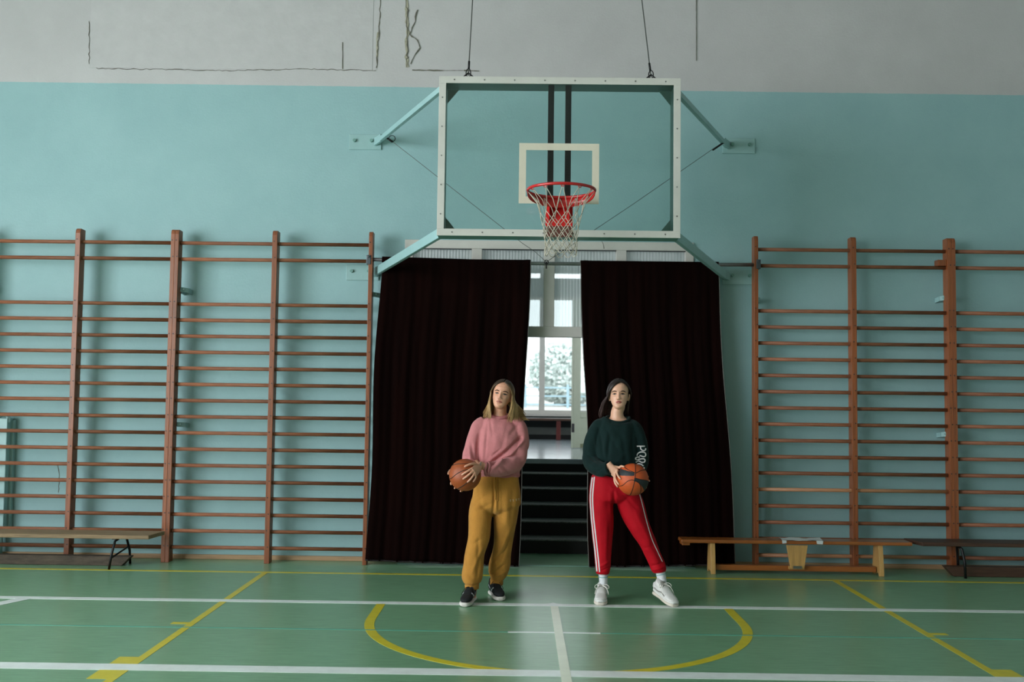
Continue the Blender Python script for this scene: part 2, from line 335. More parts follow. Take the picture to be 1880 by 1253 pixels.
# court markings (children of the floor)
def strip(name, pts, m, z=.0012):            # polygon painted on the floor, 1 mm thick
    MB().prism([(p[0], p[1]) for p in pts], 'z', -.002, z).build(name, m, floor)
def rect(name, x0, x1, y0, y1, m, z=.0012): strip(name, [(x0, y0), (x1, y0), (x1, y1), (x0, y1)], m, z)
rect('court_line', XL, XR, .03, .08, YEL)
for s in (-1, 1):
    rect('court_line', *sorted((s*2.40, s*2.45)), -5.8, .03, YEL, .0010)
    rect('court_tick', *sorted((s*2.45, s*2.56)), -1.86, -1.81, YEL)
    rect('court_block', *sorted((s*2.45, s*2.56)), -3.12, -2.68, YEL)
cy = -1.62; arc = [(-1.3, -1.15)]+[(-1.3*math.cos(t), cy-1.3*math.sin(t)) for t in np.linspace(0, math.pi, 49)]+[(1.3, -1.15)]
arci = [(-1.235, -1.15)]+[(-1.235*math.cos(t), cy-1.235*math.sin(t)) for t in np.linspace(0, math.pi, 49)]+[(1.235, -1.15)]
v = [(x, y, z) for z in (-.002, .0011) for q in (arc, arci) for x, y in q]; n = len(arc)
f = [(2*n+i, 2*n+i+1, 3*n+i+1, 3*n+i) for i in range(n-1)]+[(i, i+1, 2*n+i+1, 2*n+i) for i in range(n-1)]+[(n+i, n+i+1, 3*n+i+1, 3*n+i) for i in range(n-1)]
MB().add(v, f).build('court_arc', YEL, floor)
rect('court_line', XL, XR, -1.15, -1.07, WHL, .0018)
rect('court_line', XL, XR, -2.95, -2.83, WHL, .0018)
a = onfloor(0, 1112); b = onfloor(40, 1099); strip('court_line', [(b.x-.02, -1.12), (b.x+.09, -1.12), (a.x-.15, a.y-.35), (a.x-.27, a.y-.35)], WHL, .0021)
rect('court_line', XL, XR, -1.957, -1.937, TLL, .0016)
rect('court_line', -.33, .27, -1.965, -1.935, WHL, .0019)
rect('court_line', -.028, .028, -4.5, -1.15, CRL, .0022)
strip('court_scuff', [(-.075, -1.07), (-.03, -1.052), (-.005, -1.03), (.02, -1.052), (.07, -1.07)], WHL, .0016)
rect('floor_joint', PX0, PX1, .555, .575, TEALD, .002)

# ---- doorway with ribbed glass transom
d1 = bpy.data.objects.new('door_1', None); COL.objects.link(d1); d1.location = (0, WY, 0); struct(d1, 'wide doorway with white frame and ribbed glass transom')
fy0, fy1 = WY-.02, WY+.10
fm = MB().box(PX0, PX1, fy0, fy1, 2.90, PZ).box(PX0, -1.283, fy0, fy1, 0, 2.90).box(1.257, PX1, fy0, fy1, 0, 2.90)
fm.build('door_frame', FRAMEW, d1, bevel=.004)
MB().box(-1.283, 1.257, fy0+.01, fy1, 2.084, 2.181).build('transom_bar', FRAMEW, d1, bevel=.004)
for x0, x1 in ((-.736, -.639), (-.061, .04), (.612, .708)): MB().box(x0, x1, fy0+.005, fy1, 2.181, 2.90).build('mullion', FRAMEW, d1, bevel=.003)
for x0, x1 in ((-1.283, -.736), (-.639, -.061), (.04, .612), (.708, 1.257)):
    n = int((x1-x0)/.0055); v = []; f = []
    for i in range(n+1):
        x = x0+(x1-x0)*i/n; yy = WY+.045+.0028*math.cos(2*math.pi*(x-x0)/.029)
        v += [(x, yy, 2.181), (x, yy, 2.90)]
    f = [(2*i, 2*i+2, 2*i+3, 2*i+1) for i in range(n)]
    MB().add(v, f).build('ribbed_pane', RGLASS, d1, smooth=True)
    MB().box(x0, x1, fy0+.003, fy0+.018, 2.892, 2.90).build('glazing_bead', DARKBAR, d1)

# ---- stairs up to the hall
HZ = .825; TR, RS = .29, .1375
st = bpy.data.objects.new('staircase', None); COL.objects.link(st); st.location = (0, FY, 0); struct(st, 'dark terrazzo staircase behind the curtains')
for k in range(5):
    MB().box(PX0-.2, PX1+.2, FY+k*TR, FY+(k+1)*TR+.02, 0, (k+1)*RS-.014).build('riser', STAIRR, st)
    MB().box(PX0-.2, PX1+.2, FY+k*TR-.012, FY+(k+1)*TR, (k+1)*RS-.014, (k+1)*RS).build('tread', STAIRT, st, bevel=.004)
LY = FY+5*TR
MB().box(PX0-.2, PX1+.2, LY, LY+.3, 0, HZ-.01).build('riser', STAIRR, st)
struct(MB().box(-4, 4, LY-.01, 8.4, HZ-.05, HZ).build('floor_hall', HALLF), 'shiny grey hall floor at the top of the stairs')
for k in range(8):
    y = LY+.02+.24*k
    MB().box(-1.4, 1.4, y, y+.232, HZ, HZ+.003).build('floorboard', HALLF, bpy.data.objects['floor_hall'], bevel=.0015)
struct(MB().box(PX0-.35, PX0-.2, WY+.3, LY+.4, 0, 3.6).build('wall_stair_left', HALLW)); struct(MB().box(PX1+.2, PX1+.35, WY+.3, LY+.4, 0, 3.6).build('wall_stair_right', HALLW))
struct(MB().box(-4, 4, WY+.3, 8.4, 3.85, 4.0).build('ceiling_hall', CEIL))
for nm, x in (('wall_hall_left', -4.15), ('wall_hall_right', 4.0)):
    struct(MB().box(x, x+.15, WY+.3, 3.8, 0, 4).box(x, x+.15, 7.4, 8.4, 0, 4).box(x, x+.15, 3.8, 7.4, 0, 1.6).box(x, x+.15, 3.8, 7.4, 3.5, 4).build(nm, PLASTER))
FWY = 8.1
struct(MB().box(-4, 4, FWY, FWY+.25, HZ, 1.20).box(-4, 4, FWY, FWY+.25, 3.22, 3.53).box(-4, 4, FWY, FWY+.25, 3.64, 4).box(-4, -2.7, FWY, FWY+.25, 1.2, 3.75).box(2.9, 4, FWY, FWY+.25, 1.2, 3.75).build('wall_hall_far', HALLW))
w1 = bpy.data.objects.new('window_1', None); COL.objects.link(w1); w1.location = (0, FWY, 1.2); struct(w1, 'bright hall window seen between the curtains')
MB().box(-2.7, 2.9, FWY-.06, FWY+.12, 1.20, 1.245).build('window_sill', FRAMEW, w1, bevel=.004)
fr = MB().box(-2.7, 2.9, FWY+.05, FWY+.12, 1.245, 1.30).box(-2.7, 2.9, FWY+.05, FWY+.12, 3.17, 3.22)
fr.build('window_frame', FRAMEW, w1, bevel=.004)
MULX = (-2.66, -1.75, -.83, .10, 1.02, 1.94, 2.86)
for x in MULX: MB().box(x-.047, x+.047, FWY+.04, FWY+.13, 1.245, 3.75).build('window_mullion', FRAMEW, w1, bevel=.004)
for x0, x1 in zip(MULX, MULX[1:]):
    MB().box(x0+.047, x1-.047, FWY+.08, FWY+.088, 1.3, 3.17).build('pane', GLASS, w1)
# open hall door leaf
A = Vector((.466, 5.07, 0)); dr = Vector((.80, .60, 0)).normalized()
dl = bpy.data.objects.new('door_2', None); COL.objects.link(dl); dl.location = (A.x, A.y, HZ); dl.rotation_euler = (0, 0, math.atan2(dr.y, dr.x)); struct(dl, 'pale green glazed door leaf standing open in the hall')
def leafpart(nm, x0, x1, z0, z1, m, y0=0, y1=.045, b=.003):
    o = MB().box(x0, x1, y0, y1, z0, z1).build(nm, m, None, bevel=b); o.parent = dl; return o
leafpart('stile', 0, .13, .005, 2.05, LEAFG); leafpart('stile', .67, .8, .005, 2.05, LEAFG)
leafpart('rail', .13, .67, .005, .06, mat('door_kick', '#6E7455', rough=.6)); leafpart('panel', .13, .67, .06, .42, LEAFG, .01, .035)
leafpart('rail', .13, .67, .42, .50, LEAFG); leafpart('rail', .13, .67, 1.95, 2.05, LEAFG); leafpart('pane', .13, .67, .5, 1.95, GLASS, .018, .026, 0)
leafpart('lock', -.006, .02, .22, .34, BLACKM, -.004, .03)
# bench below the hall window
hb = thing('hall_bench', (.3, 7.7, HZ), 'dark bench with red legs under the far hall window', 'bench')
MB().box(-1.5, 1.9, 7.5, 7.95, 1.14, 1.175).build('seat', DARKW, hb, bevel=.005)
for x in (-.75, .364, 1.45): MB().box(x-.035, x+.035, 7.52, 7.60, HZ+.004, 1.14).build('leg', mat('red_brown_leg', '#5B2420', rough=.5), hb, bevel=.004)
MB().box(-1.5, 1.9, 7.9, 7.94, .9, 1.02).build('back_rail', mat('grey_rail', '#6C6E69', rough=.7), hb)
for z0, z1 in ((HZ+.002, .90), (1.02, 1.14)): MB().box(-1.5, 1.9, 7.88, 7.93, z0, z1).build('shade_panel', STAIRR, hb)  # black sheets standing in for the shaded voids under the seat
# outdoors beyond the hall
struct(MB().box(-40, 40, 8.6, 140, .95, 1.0).build('ground_outside', GROUND), 'pale ground outside the hall window')
fn = thing('metal_fence', (0, 38, 1.0), 'pale blue railing fence beyond the window', 'fence')
for z in (1.15, 1.55, 1.95): MB().bar((-12, 38, z), (14, 38, z), .06, .07).build('rail', FENCEB, fn)
for k in range(14): MB().box(-12+2*k-.06, -12+2*k+.06, 37.95, 38.07, 1.0, 2.1).build('fence_post', FENCEB, fn)
for k, (tx, ty, hh, rr) in enumerate(((-2.6, 50, 3.3, 2.3), (2.4, 46, 3.2, 2.3), (7.6, 50, 3.2, 2.5), (-8.0, 54, 3.6, 2.8))):
    tr = thing('garden_tree', (tx, ty, 1.0), ('hazy round tree left of the window mullion', 'hazy grey-green tree centred in the hall window', 'hazy tree behind the open hall door', 'hazy tree furthest left outside the hall window')[k], 'tree', 'trees outside')
    MB().tube([(tx, ty, 1.0), (tx+.1, ty, 2.2), (tx, ty, hh)], [.22, .16, .05], 8).build('trunk', TRUNK, tr, True)
    rnd = random.Random(k); v = []; f = []
    for i in range(5200):
        d = Vector((rnd.gauss(0, 1), rnd.gauss(0, 1), rnd.gauss(0, 1))).normalized()*rr*(rnd.random()**.15)
        d.x *= .9+.25*noise.noise(d); d.z *= .8
        c = Vector((tx, ty, hh-.3))+d; a = Vector((rnd.uniform(-1, 1), rnd.uniform(-1, 1), rnd.uniform(-1, 1))).normalized(); b = a.orthogonal()*.10; a = a*.14
        o = len(v); v += [c-a, c+b, c+a, c-b]; f.append((o, o+1, o+2, o+3))
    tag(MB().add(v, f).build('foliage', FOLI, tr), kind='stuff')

# ================================================================== WALL BARS
RUNGZ = [2.900, 2.750]+[2.336-.1471*k for k in range(16)]
PF, PB = .47, .575                            # front and back of the posts
def post_mesh(wd):
    m = MB(); h = 3.015; w2 = wd/2
    m.prism([(PF+.012, 0), (PB, 0), (PB, h), (PF+.022, h+.003), (PF+.006, h-.012), (PF, h-.04), (PF, 0)], 'x', -w2, w2)
    return m.mesh('post')
POST = post_mesh(.046); POSTN = post_mesh(.036)
for me in (POST, POSTN): me.materials.append(WOODP)
SCREW = MB().tube([(0, -.0025, 0), (0, .004, 0)], .0055, 8).mesh('screw'); SCREW.materials.append(DARKBAR)
def rung_mesh(ln):
    n = 16; v = []; f = []
    for x in (-ln/2, ln/2): v += [(x, .019*math.copysign(abs(math.cos(2*math.pi*k/n))**.7, math.cos(2*math.pi*k/n)), .0165*math.copysign(abs(math.sin(2*math.pi*k/n))**.7, math.sin(2*math.pi*k/n))) for k in range(n)]
    f = [(k, (k+1) % n, n+(k+1) % n, n+k) for k in range(n)]+[tuple(range(n))[::-1], tuple(range(n, 2*n))]
    me = MB().add(v, f).mesh('rung'); me.materials.append(WOODR); return me
def wall_bars(posts, label, brackets=(), blocks=(), pale=()):
    x0, x1 = posts[0], posts[-1]
    t = thing('wall_bars', ((x0+x1)/2, .52, 0), label, 'wall bars', 'wooden wall bars along the end wall')
    for i, x in enumerate(posts):
        o = link('post', POST if 0 < i < len(posts)-1 else POSTN, None, t, False, .0025); o.location = (x, 0, 0)
        for k, z in enumerate(RUNGZ):
            s = link('screw', SCREW, None, o); s.parent = o; s.matrix_parent_inverse = Matrix(); s.location = (.006 if k % 2 else -.006, PF, z+.018)
    RM = rung_mesh(x1-x0-.02)
    for k, z in enumerate(RUNGZ):
        o = link('rung', RM, None, t, True); o.location = ((x0+x1)/2, .525, z)
        if k in pale: o.material_slots[0].link = 'OBJECT'; o.material_slots[0].material = WOODRL
        o.rotation_euler = (random.uniform(-.15, .15), 0, 0)
    for x, z, dx in brackets:
        MB().bar((x, .555, z), (x+dx*.55, .60, z-.006), .016, .042).bar((x+dx*.55, .60, z-.006), (x+dx*.6, WY, z-.016), .016, .042).tube([(x+dx*.3, .565, z), (x+dx*.3, .548, z)], .009, 6).build('wall_bracket', TEALM, t)
    for x, z in blocks: MB().box(x-.05, x+.03, .49, .57, z-.028, z+.028).build('wooden_block', WOODP, t, bevel=.003)
    return t
wall_bars([-5.25, -4.335, -3.462], 'wall bars at the left photo edge, behind the grey plank bench', [(-5.22, 2.47, .10), (-3.47, 2.47, .10)])
wall_bars([-3.4255, -2.527, -1.648], 'wall bars directly left of the left-hand dark curtain', [(-3.41, 2.475, .11), (-3.40, 1.235, .10), (-1.64, 2.45, .12)])
wall_bars([1.866, 2.751, 3.618], 'wall bars directly right of the right-hand dark curtain, behind the orange bench', [(3.61, 2.48, -.05), (3.61, 1.235, -.05), (1.87, 2.45, .1)], [(3.57, 2.792)], (13, 17))
wall_bars([3.6545, 4.54, 5.42], 'wall bars at the right photo edge, behind the dark bench', [(5.4, 2.48, .1)])

# ================================================================== BASKETBALL BACKBOARD
BF = -1.221; BZ0, BZ1 = 2.711, 3.911; BW = .9
bb = thing('basketball_backboard', (0, WY, 3.3), 'glass basketball backboard with red rim hung above the curtains', 'basketball hoop')
fw, fd = .052, .19
bars = {'t': (-BW, BW, BZ1-fw, BZ1), 'b': (-BW, BW, BZ0, BZ0+fw), 'l': (-BW, -BW+fw, BZ0+fw, BZ1-fw), 'r': (BW-fw, BW, BZ0+fw, BZ1-fw)}
for k, (x0, x1, z0, z1) in bars.items():
    o = MB().box(x0, x1, BF, BF+.006, z0, z1).build('front_trim', WHITE, bb, bevel=.0015)
    MB().box(x0+.003, x1-.003, BF+.014, BF+fd, z0+.003, z1-.003).build('frame_bar', TEALD, bb, bevel=.003)
    for i in range(8 if k in 'tb' else 5):
        tt = (i+.5)/(8 if k in 'tb' else 5); p = (x0+(x1-x0)*tt, BF, (z0+z1)/2) if k in 'tb' else ((x0+x1)/2, BF, z0+(z1-z0)*tt)
        MB().tube([(p[0], BF-.002, p[2]), (p[0], BF+.002, p[2])], .0055, 8).build('screw', STEEL, o)
MB().box(-BW+.01, BW-.01, BF+.006, BF+.014, BZ0+.01, BZ1-.01).build('glass_pane', BGLASS, bb)
tx, tz0, tz1, tw = .297, 2.958, 3.411, .052
tm = MB().box(-tx, tx, BF+.004, BF+.006, tz1-tw, tz1).box(-tx, tx, BF+.004, BF+.006, tz0, tz0+tw).box(-tx, -tx+tw, BF+.004, BF+.006, tz0+tw, tz1-tw).box(tx-tw, tx, BF+.004, BF+.006, tz0+tw, tz1-tw)
tm.build('target_square', TARGET, bb)
for x in (-.0625, .0665): MB().box(x-.022, x+.022, BF+.03, BF+.07, BZ0+fw, BZ1-fw).build('back_bar', DARKBAR, bb, bevel=.002)
for sx in (-1, 1):
    for sz, z in ((-1, BZ1-fw), (1, BZ0+fw)):
        xx = sx*(BW-fw)
        MB().prism([(xx, z), (xx-sx*.09, z), (xx, z+sz*.11)], 'y', BF+.15, BF+.156).build('gusset', TEALD, bb)
# struts to the wall plates
for sx in (-1, 1):
    for z0, z1, h in ((3.90, 3.87, .045), (2.665, 2.755, .075)):
        pl = MB().box(sx*1.752-.152, sx*1.752+.152, WY-.014, WY, z0-.05-.022, z0+.05+.022).build('wall_plate', TEALM, bb, bevel=.003)
        for q in (-.10, .06):
            MB().tube([(sx*1.752+q*sx*-1, WY-.036, z0+.012), (sx*1.752+q*sx*-1, WY-.012, z0+.012)], .016, 6).build('bolt', TEALD, pl)
        MB().bar((sx*1.64, WY-.012, z0), (sx*(BW-.01), BF+fd-.02, z1), .035, h).build('strut', TEALM, bb, bevel=.004)
        MB().bar((sx*1.66, WY-.02, z0), (sx*1.58, WY-.16, z0+.004), .02, .07).build('strut_foot', TEALM, bb)
# rim, skirt, bracket
RC = Vector((.003, -1.596, 2.977)); RR = .236
rim = MB().tube([RC+Vector((RR*math.cos(t), RR*math.sin(t), 0)) for t in np.linspace(0, 2*math.pi, 65)[:-1]], .0105, 10, closed=True).build('rim', RED, bb, True)
v = []; f = []; n = 25
for i, t in enumerate(np.linspace(R(-8), R(188), n)):
    for r_, z in ((RR, 0), (RR, -.075), (RR+.004, -.075), (RR+.004, 0)): v.append((RC.x+r_*math.cos(t), RC.y+r_*math.sin(t), RC.z+z*max(.2, math.sin(max(0, min(math.pi, t)))**.5)))
for i in range(n-1):
    for k in range(4): f.append((i*4+k, i*4+(k+1) % 4, i*4+4+(k+1) % 4, i*4+4+k))
MB().add(v, f).build('rim_skirt', RED, bb, True)
MB().box(-.085, .091, BF-.10, BF, RC.z-.03, RC.z-.005).prism([(BF-.14, RC.z-.012), (BF-.004, RC.z-.012), (BF-.004, RC.z-.175)], 'x', -.075, -.067).prism([(BF-.14, RC.z-.012), (BF-.004, RC.z-.012), (BF-.004, RC.z-.175)], 'x', .073, .081).box(-.098, .104, BF-.012, BF-.001, RC.z-.19, RC.z+.01).build('rim_bracket', RED, bb, bevel=.002)
MB().box(-.098, .104, BF-.010, BF-.001, RC.z-.27, RC.z-.19).build('lower_plate', REDB, bb, bevel=.002)
# net
nk = 12; lev = [(0, RR-.004), (-.165, .150), (-.215, .137), (-.262, .126), (-.308, .118), (-.352, .113), (-.395, .112), (-.43, .116)]
nm = MB(); rnd = random.Random(3)
def nn(l, i):
    dz, r_ = lev[l]; a = 2*math.pi*(i+(.5 if l % 2 else 0))/nk
    q = noise.noise(Vector((i*1.3, l*2.1, .5)))*.009 if l > 1 else 0
    return RC+Vector(((r_+q)*math.cos(a), (r_+q)*math.sin(a), dz+q-.012*(l == 0)))
for l in range(len(lev)-1):
    for i in range(nk):
        a = nn(l, i)
        for j in ((i, i-1) if l % 2 == 0 else (i, i+1)):
            b = nn(l+1, j % nk); mid = (a+b)/2; off = Vector((a.x-RC.x, a.y-RC.y, 0)).normalized()
            if l == 0:
                sd = (b-a); sd.z = 0; off = -off*.012; a2 = a+sd*.12; pts = [a, a2+Vector((0, 0, -.012)), a.lerp(b, .5)+off+sd*.10, b]
            else: pts = [a, mid+off*.002, b]
            nm.tube(pts, .0029, 5)
for i in range(nk):                            # hanging loops at the bottom
    a = nn(len(lev)-1, i); b = nn(len(lev)-1, i+1)
    nm.tube([a, a.lerp(b, .3)+Vector((0, 0, -.028)), a.lerp(b, .7)+Vector((0, 0, -.028)), b], .0029, 5)
net = nm.build('net', NET, bb, True)
for i in range(nk):
    a = 2*math.pi*i/nk; p = RC+Vector((RR*math.cos(a), RR*math.sin(a), -.012)); q = Vector((-math.sin(a), math.cos(a), 0))*.012
    MB().tube([p-q+Vector((0, 0, .006)), p-q*.7-Vector((0, 0, .008)), p+q*.7-Vector((0, 0, .008)), p+q+Vector((0, 0, .006))], .003, 6).build('net_hook', RED, rim)
# cables
def cable(label, a, b, r_=.004):
    t = thing('suspension_cable', a, label, 'cable', 'steel cables')
    MB().tube([a, b], r_, 6).build('wire', WIRE, t)
    d = (Vector(b)-Vector(a)).normalized()
    MB().tube([Vector(a)+Vector((.035*math.cos(q)*.5, 0, .02+.035*math.sin(q)*.9)) for q in np.linspace(0, 2*math.pi, 13)[:-1]], .004, 6, closed=True).tube([Vector(a)+d*.05, Vector(a)+d*.11], .008, 6).build('shackle', BLACKM, t, True)
    for s in (-1, 1): MB().tube([Vector(a)+Vector((0, 0, .02)), Vector(a)+Vector((s*.045, 0, -.018))], .006, 6).build('hook', BLACKM, t, True)
cable('steel cable rising from the left half of the backboard top', (-.686, BF+.045, BZ1+.02), (-.58, BF+.045, 6.6))
cable('steel cable rising from the right half of the backboard top', (.684, BF+.045, BZ1+.02), (.36, BF+.045, 6.6))
vc = thing('bracing_wire', (-.045, .40, 2.737), 'thin v-shaped bracing wire strung behind the backboard', 'cable')
ap = Vector((-.045, .40, 2.745)); lw_ = Vector((-1.50, .46, 3.875)); rw_ = Vector((1.515, .46, 3.845))
MB().tube([lw_, lw_.lerp(ap, .85), lw_.lerp(ap, .93)+Vector((0, 0, .012)), ap], .0028, 5).build('wire', WIRE, vc); MB().tube([rw_, rw_.lerp(ap, .5)+Vector((0, 0, -.01)), ap], .0028, 5).build('wire', WIRE, vc)
MB().tube([ap+Vector((.018*math.cos(q), 0, .018*math.sin(q))) for q in np.linspace(0, 2*math.pi, 11)[:-1]], .004, 6, closed=True).tube([ap, ap-Vector((0, 0, .06))], .006, 6).build('hook', BLACKM, vc, True)
MB().tube([lw_+Vector((-.03, .02, .02)), lw_+Vector((.035, -.01, -.03))], .010, 6).tube([lw_+Vector((.03+.03*math.cos(q), -.01, .0+.03*math.sin(q))) for q in np.linspace(0, 2*math.pi, 11)[:-1]], .0035, 6, closed=True).build('turnbuckle', BLACKM, vc, True)
MB().tube([rw_+Vector((.05, .03, .03)), rw_+Vector((-.05, -.01, -.045))], .009, 6).build('turnbuckle', BLACKM, vc, True)

# ================================================================== CURTAINS
CZ = 2.745
rod = thing('curtain_rod', (0, .50, CZ), 'grey metal curtain rod clamped between the wall bars', 'curtain rod')
MB().tube([(-1.66, .50, CZ+.02), (-.6, .50, CZ), (.6, .50, CZ), (1.88, .50, CZ+.01)], .017, 10).build('pole', STEEL, rod, True)
for x in (-1.665, 1.885): MB().box(x-.02, x+.02, .462, .545, CZ-.03, CZ+.055).tube([(x, .46, CZ+.04), (x, .445, CZ+.04)], .010, 6).build('clamp', mat('clamp_steel', '#5A6066', rough=.4, metal=.7), rod, bevel=.003)
def curtain(label, tl, tr, bl, br, zb, seed, hems):
    t = thing('curtain', ((bl+br)/2, .48, .02), label, 'curtain', 'dark velour curtains')
    nx, nz = 150, 60; rnd = random.Random(seed); ph = [rnd.uniform(0, 6.28) for _ in range(4)]; v = []
    zbl, zbr = zb
    def pt(u, w):
        # w=0 top, 1 bottom; edges bow a little
        wl = w**.8; xa = tl+(bl-tl)*wl+.012*math.sin(w*9+ph[0]); xb = tr+(br-tr)*(w**1.1)+.010*math.sin(w*8+ph[1])
        x = xa+(xb-xa)*u
        fold = .010*math.sin(u*2*math.pi*6.5+ph[2]+.8*math.sin(w*2+ph[3]))+.004*math.sin(u*2*math.pi*17+ph[1]+w)
        fold *= (.25+.75*min(1, w*3))
        top = CZ+.026-.006*math.sin(u*math.pi)+.004*math.sin(u*40)
        z = top+((zbl+(zbr-zbl)*u)-top)*w
        return Vector((x, .472+fold-.02*w, z))
    for j in range(nz+1):
        for i in range(nx+1): v.append(pt(i/nx, j/nz))
    f = [(j*(nx+1)+i, j*(nx+1)+i+1, (j+1)*(nx+1)+i+1, (j+1)*(nx+1)+i) for j in range(nz) for i in range(nx)]
    o = MB().add(v, f).build('cloth', CURT, t, True); sm = o.modifiers.new('thickness', 'SOLIDIFY'); sm.thickness = .006
    for u in hems:
        p = [pt(u, j/40) for j in range(41)]
        MB().tube([q+Vector(((.004 if u > .5 else -.004), 0, 0)) for q in p], .007, 6, flat=.5, ref=(1, 0, 0)).build('edging', HEM, t, True)
    p = [pt(i/60, 1.0) for i in range(61)]; MB().tube([q+Vector((0, 0, .004)) for q in p], .008, 6).build('bottom_hem', mat('hem_dark', '#1A1416', rough=.9), t, True)
    # sleeve over the rod
    MB().tube([(tl+(tr-tl)*k/20, .498, CZ+.004+(.016*(1-k/12) if tl < 0 and k < 12 else 0)) for k in range(21)], .028, 10).build('rod_sleeve', CURT, t, True)
curtain('dark maroon curtain behind the woman in pink', -1.545, -.196, -1.625, -.272, (.045, .012), 4, (1.0,))
curtain('dark brown-black curtain behind the woman in the green sweater', .268, 1.515, .378, 1.672, (.012, .052), 9, (0.0, 1.0))

# ================================================================== BENCHES
b1 = thing('bench', (-4.4, .2, 0), 'weathered grey plank bench on black metal legs, left edge', 'bench')
MB().prism([(-5.9, .06), (-3.44, .06), (-3.405, .35), (-5.9, .35)], 'z', .262, .296).build('seat', GREYWOOD, b1, bevel=.006)
MB().prism([(-5.9, 0.001), (-3.745, 0.001), (-3.665, .083), (-5.9, .083)], 'y', .255, .335).build('lower_beam', GREYBEAM, b1, bevel=.005)
def metal_leg(b, x):
    MB().tube([(x, .065, .002), (x+.012, .075, .12), (x+.03, .10, .238), (x+.05, .125, .255)], .011, 8).build('leg', BLACKM, b, True)
    MB().tube([(x+.055, .385, .002), (x+.055, .365, .12), (x+.05, .30, .238), (x+.05, .26, .255)], .011, 8).build('leg', BLACKM, b, True)
    MB().tube([(x+.014, .08, .10), (x+.055, .35, .16)], .008, 8).build('leg_brace', BLACKM, b, True); MB().bar((x+.03, .07, .258), (x+.08, .33, .258), .035, .008).build('seat_plate', BLACKM, b)
metal_leg(b1, -3.775); metal_leg(b1, -5.6)
b2 = thing('bench', (2.15, .36, 0), 'orange varnished gym bench with a wedge-shaped centre foot', 'bench')
MB().box(1.155, 3.17, .25, .425, .268, .298).build('seat', ORANGEW, b2, bevel=.007)
MB().box(1.165, 1.235, .27, .41, .245, .268).build('end_cleat', ORANGEW, b2, bevel=.004)
for x in (1.435, 2.90):
    MB().prism([(.245, 0.001), (.27, .0), (.29, .025), (.385, .025), (.405, 0), (.43, 0.001), (.43, .04), (.40, .268), (.275, .268), (.245, .04)], 'x', x-.020, x+.020).build('leg', PINE, b2, bevel=.004)
MB().box(1.465, 2.87, .30, .375, .028, .075).build('lower_beam', ORANGEW, b2, bevel=.005)
wd = MB().prism([(2.07, .262), (2.255, .262), (2.222, .062), (2.105, .062)], 'y', .235, .262).build('centre_foot', PINE, b2, bevel=.004)
MB().box(2.125, 2.20, .229, .236, .062, .085).build('foot_plate', STEEL, wd); MB().box(2.10, 2.23, .262, .30, .05, .075).build('foot_block', PINE, b2)
MB().box(2.884, 2.925, .30, .312, .06, .09).build('corner_plate', STEEL, b2)
b3 = thing('bench', (4.3, .32, 0), 'dark stained plank bench on a metal leg, right edge', 'bench')
MB().prism([(3.235, .20), (5.3, .20), (5.3, .455), (3.17, .455)], 'z', .275, .308).build('seat', DARKW, b3, bevel=.006)
MB().prism([(3.55, 0.001), (5.3, 0.001), (5.3, .088), (3.47, .088)], 'y', .30, .38).build('lower_beam', DARKW, b3, bevel=.005)
MB().tube([(3.61, .215, .002), (3.607, .222, .14), (3.59, .235, .25), (3.57, .25, .268)], .012, 8).build('leg', BLACKM, b3, True)
MB().tube([(3.64, .43, .002), (3.635, .42, .14), (3.62, .40, .25), (3.60, .38, .268)], .012, 8).build('leg', BLACKM, b3, True)
MB().tube([(5.1, .215, .002), (5.08, .235, .268)], .012, 8).build('leg', BLACKM, b3, True)
pp = Vector((2.16, .35, .3)); pm = MB(); nx = 12; v = []; f = []
for i in range(nx+1):
    for j in range(5): v.append((2.03+.36*i/nx+.02*(j/4), .245+.17*j/4, .3035+.003*math.sin(i*.9+j)+.002*(i % 3 == 0)))
f = [(i*5+j, (i+1)*5+j, (i+1)*5+j+1, i*5+j+1) for i in range(nx) for j in range(4)]
o = pm.add(v, f).add([(2.03, .243, .303), (2.07, .243, .303), (2.07, .243, .28), (2.035, .243, .275)], [(0, 1, 2, 3)]).add([(2.33, .243, .303), (2.39, .243, .303), (2.385, .243, .272), (2.335, .243, .276)], [(0, 1, 2, 3)]).build('paper_sheet', PAPER)
o.modifiers.new('thickness', 'SOLIDIFY').thickness = .0012
tag(o, 'creased white paper sheet lying on the orange bench', 'paper')
tp = thing('metal_post', (-4.99, .6, 0), 'teal painted metal post by the wall at the left photo edge', 'post')
MB().box(-5.07, -4.965, .57, WY-.001, .25, 1.27).box(-5.07, -4.94, .64, WY-.001, .25, 1.25).build('channel', TEALM, tp, bevel=.006)
MB().tube([(-5.02+.055*math.cos(q), .60, 1.245+.055*math.sin(q)) for q in np.linspace(-.3, math.pi, 12)], .018, 8).build('top_loop', TEALM, tp, True)
MB().tube([(-5.02, .62, .001), (-5.02, .62, .27)], .03, 10).build('foot_pipe', TEALM, tp, True)

# ================================================================== PEOPLE
def remeshed(mb, name, voxel, smooth=6, fac=.5):
    me = mb.mesh(name); o = bpy.data.objects.new('tmp', me); COL.objects.link(o)
    rm = o.modifiers.new('r', 'REMESH'); rm.mode = 'VOXEL'; rm.voxel_size = voxel; rm.use_smooth_shade = True
    if smooth: sm = o.modifiers.new('s', 'SMOOTH'); sm.factor = fac; sm.iterations = smooth
    dg = bpy.context.evaluated_depsgraph_get(); dg.update()
    r_ = bpy.data.meshes.new_from_object(o.evaluated_get(dg)); r_.name = name
    bpy.data.objects.remove(o); return r_
def arrays(me):
    n = len(me.vertices); a = np.empty(n*3, np.float32); b = np.empty(n*3, np.float32)
    me.vertices.foreach_get('co', a); me.vertex_normals.foreach_get('vector', b); return a.reshape(-1, 3), b.reshape(-1, 3)
def setco(me, a): me.vertices.foreach_set('co', a.astype(np.float32).ravel()); me.update()
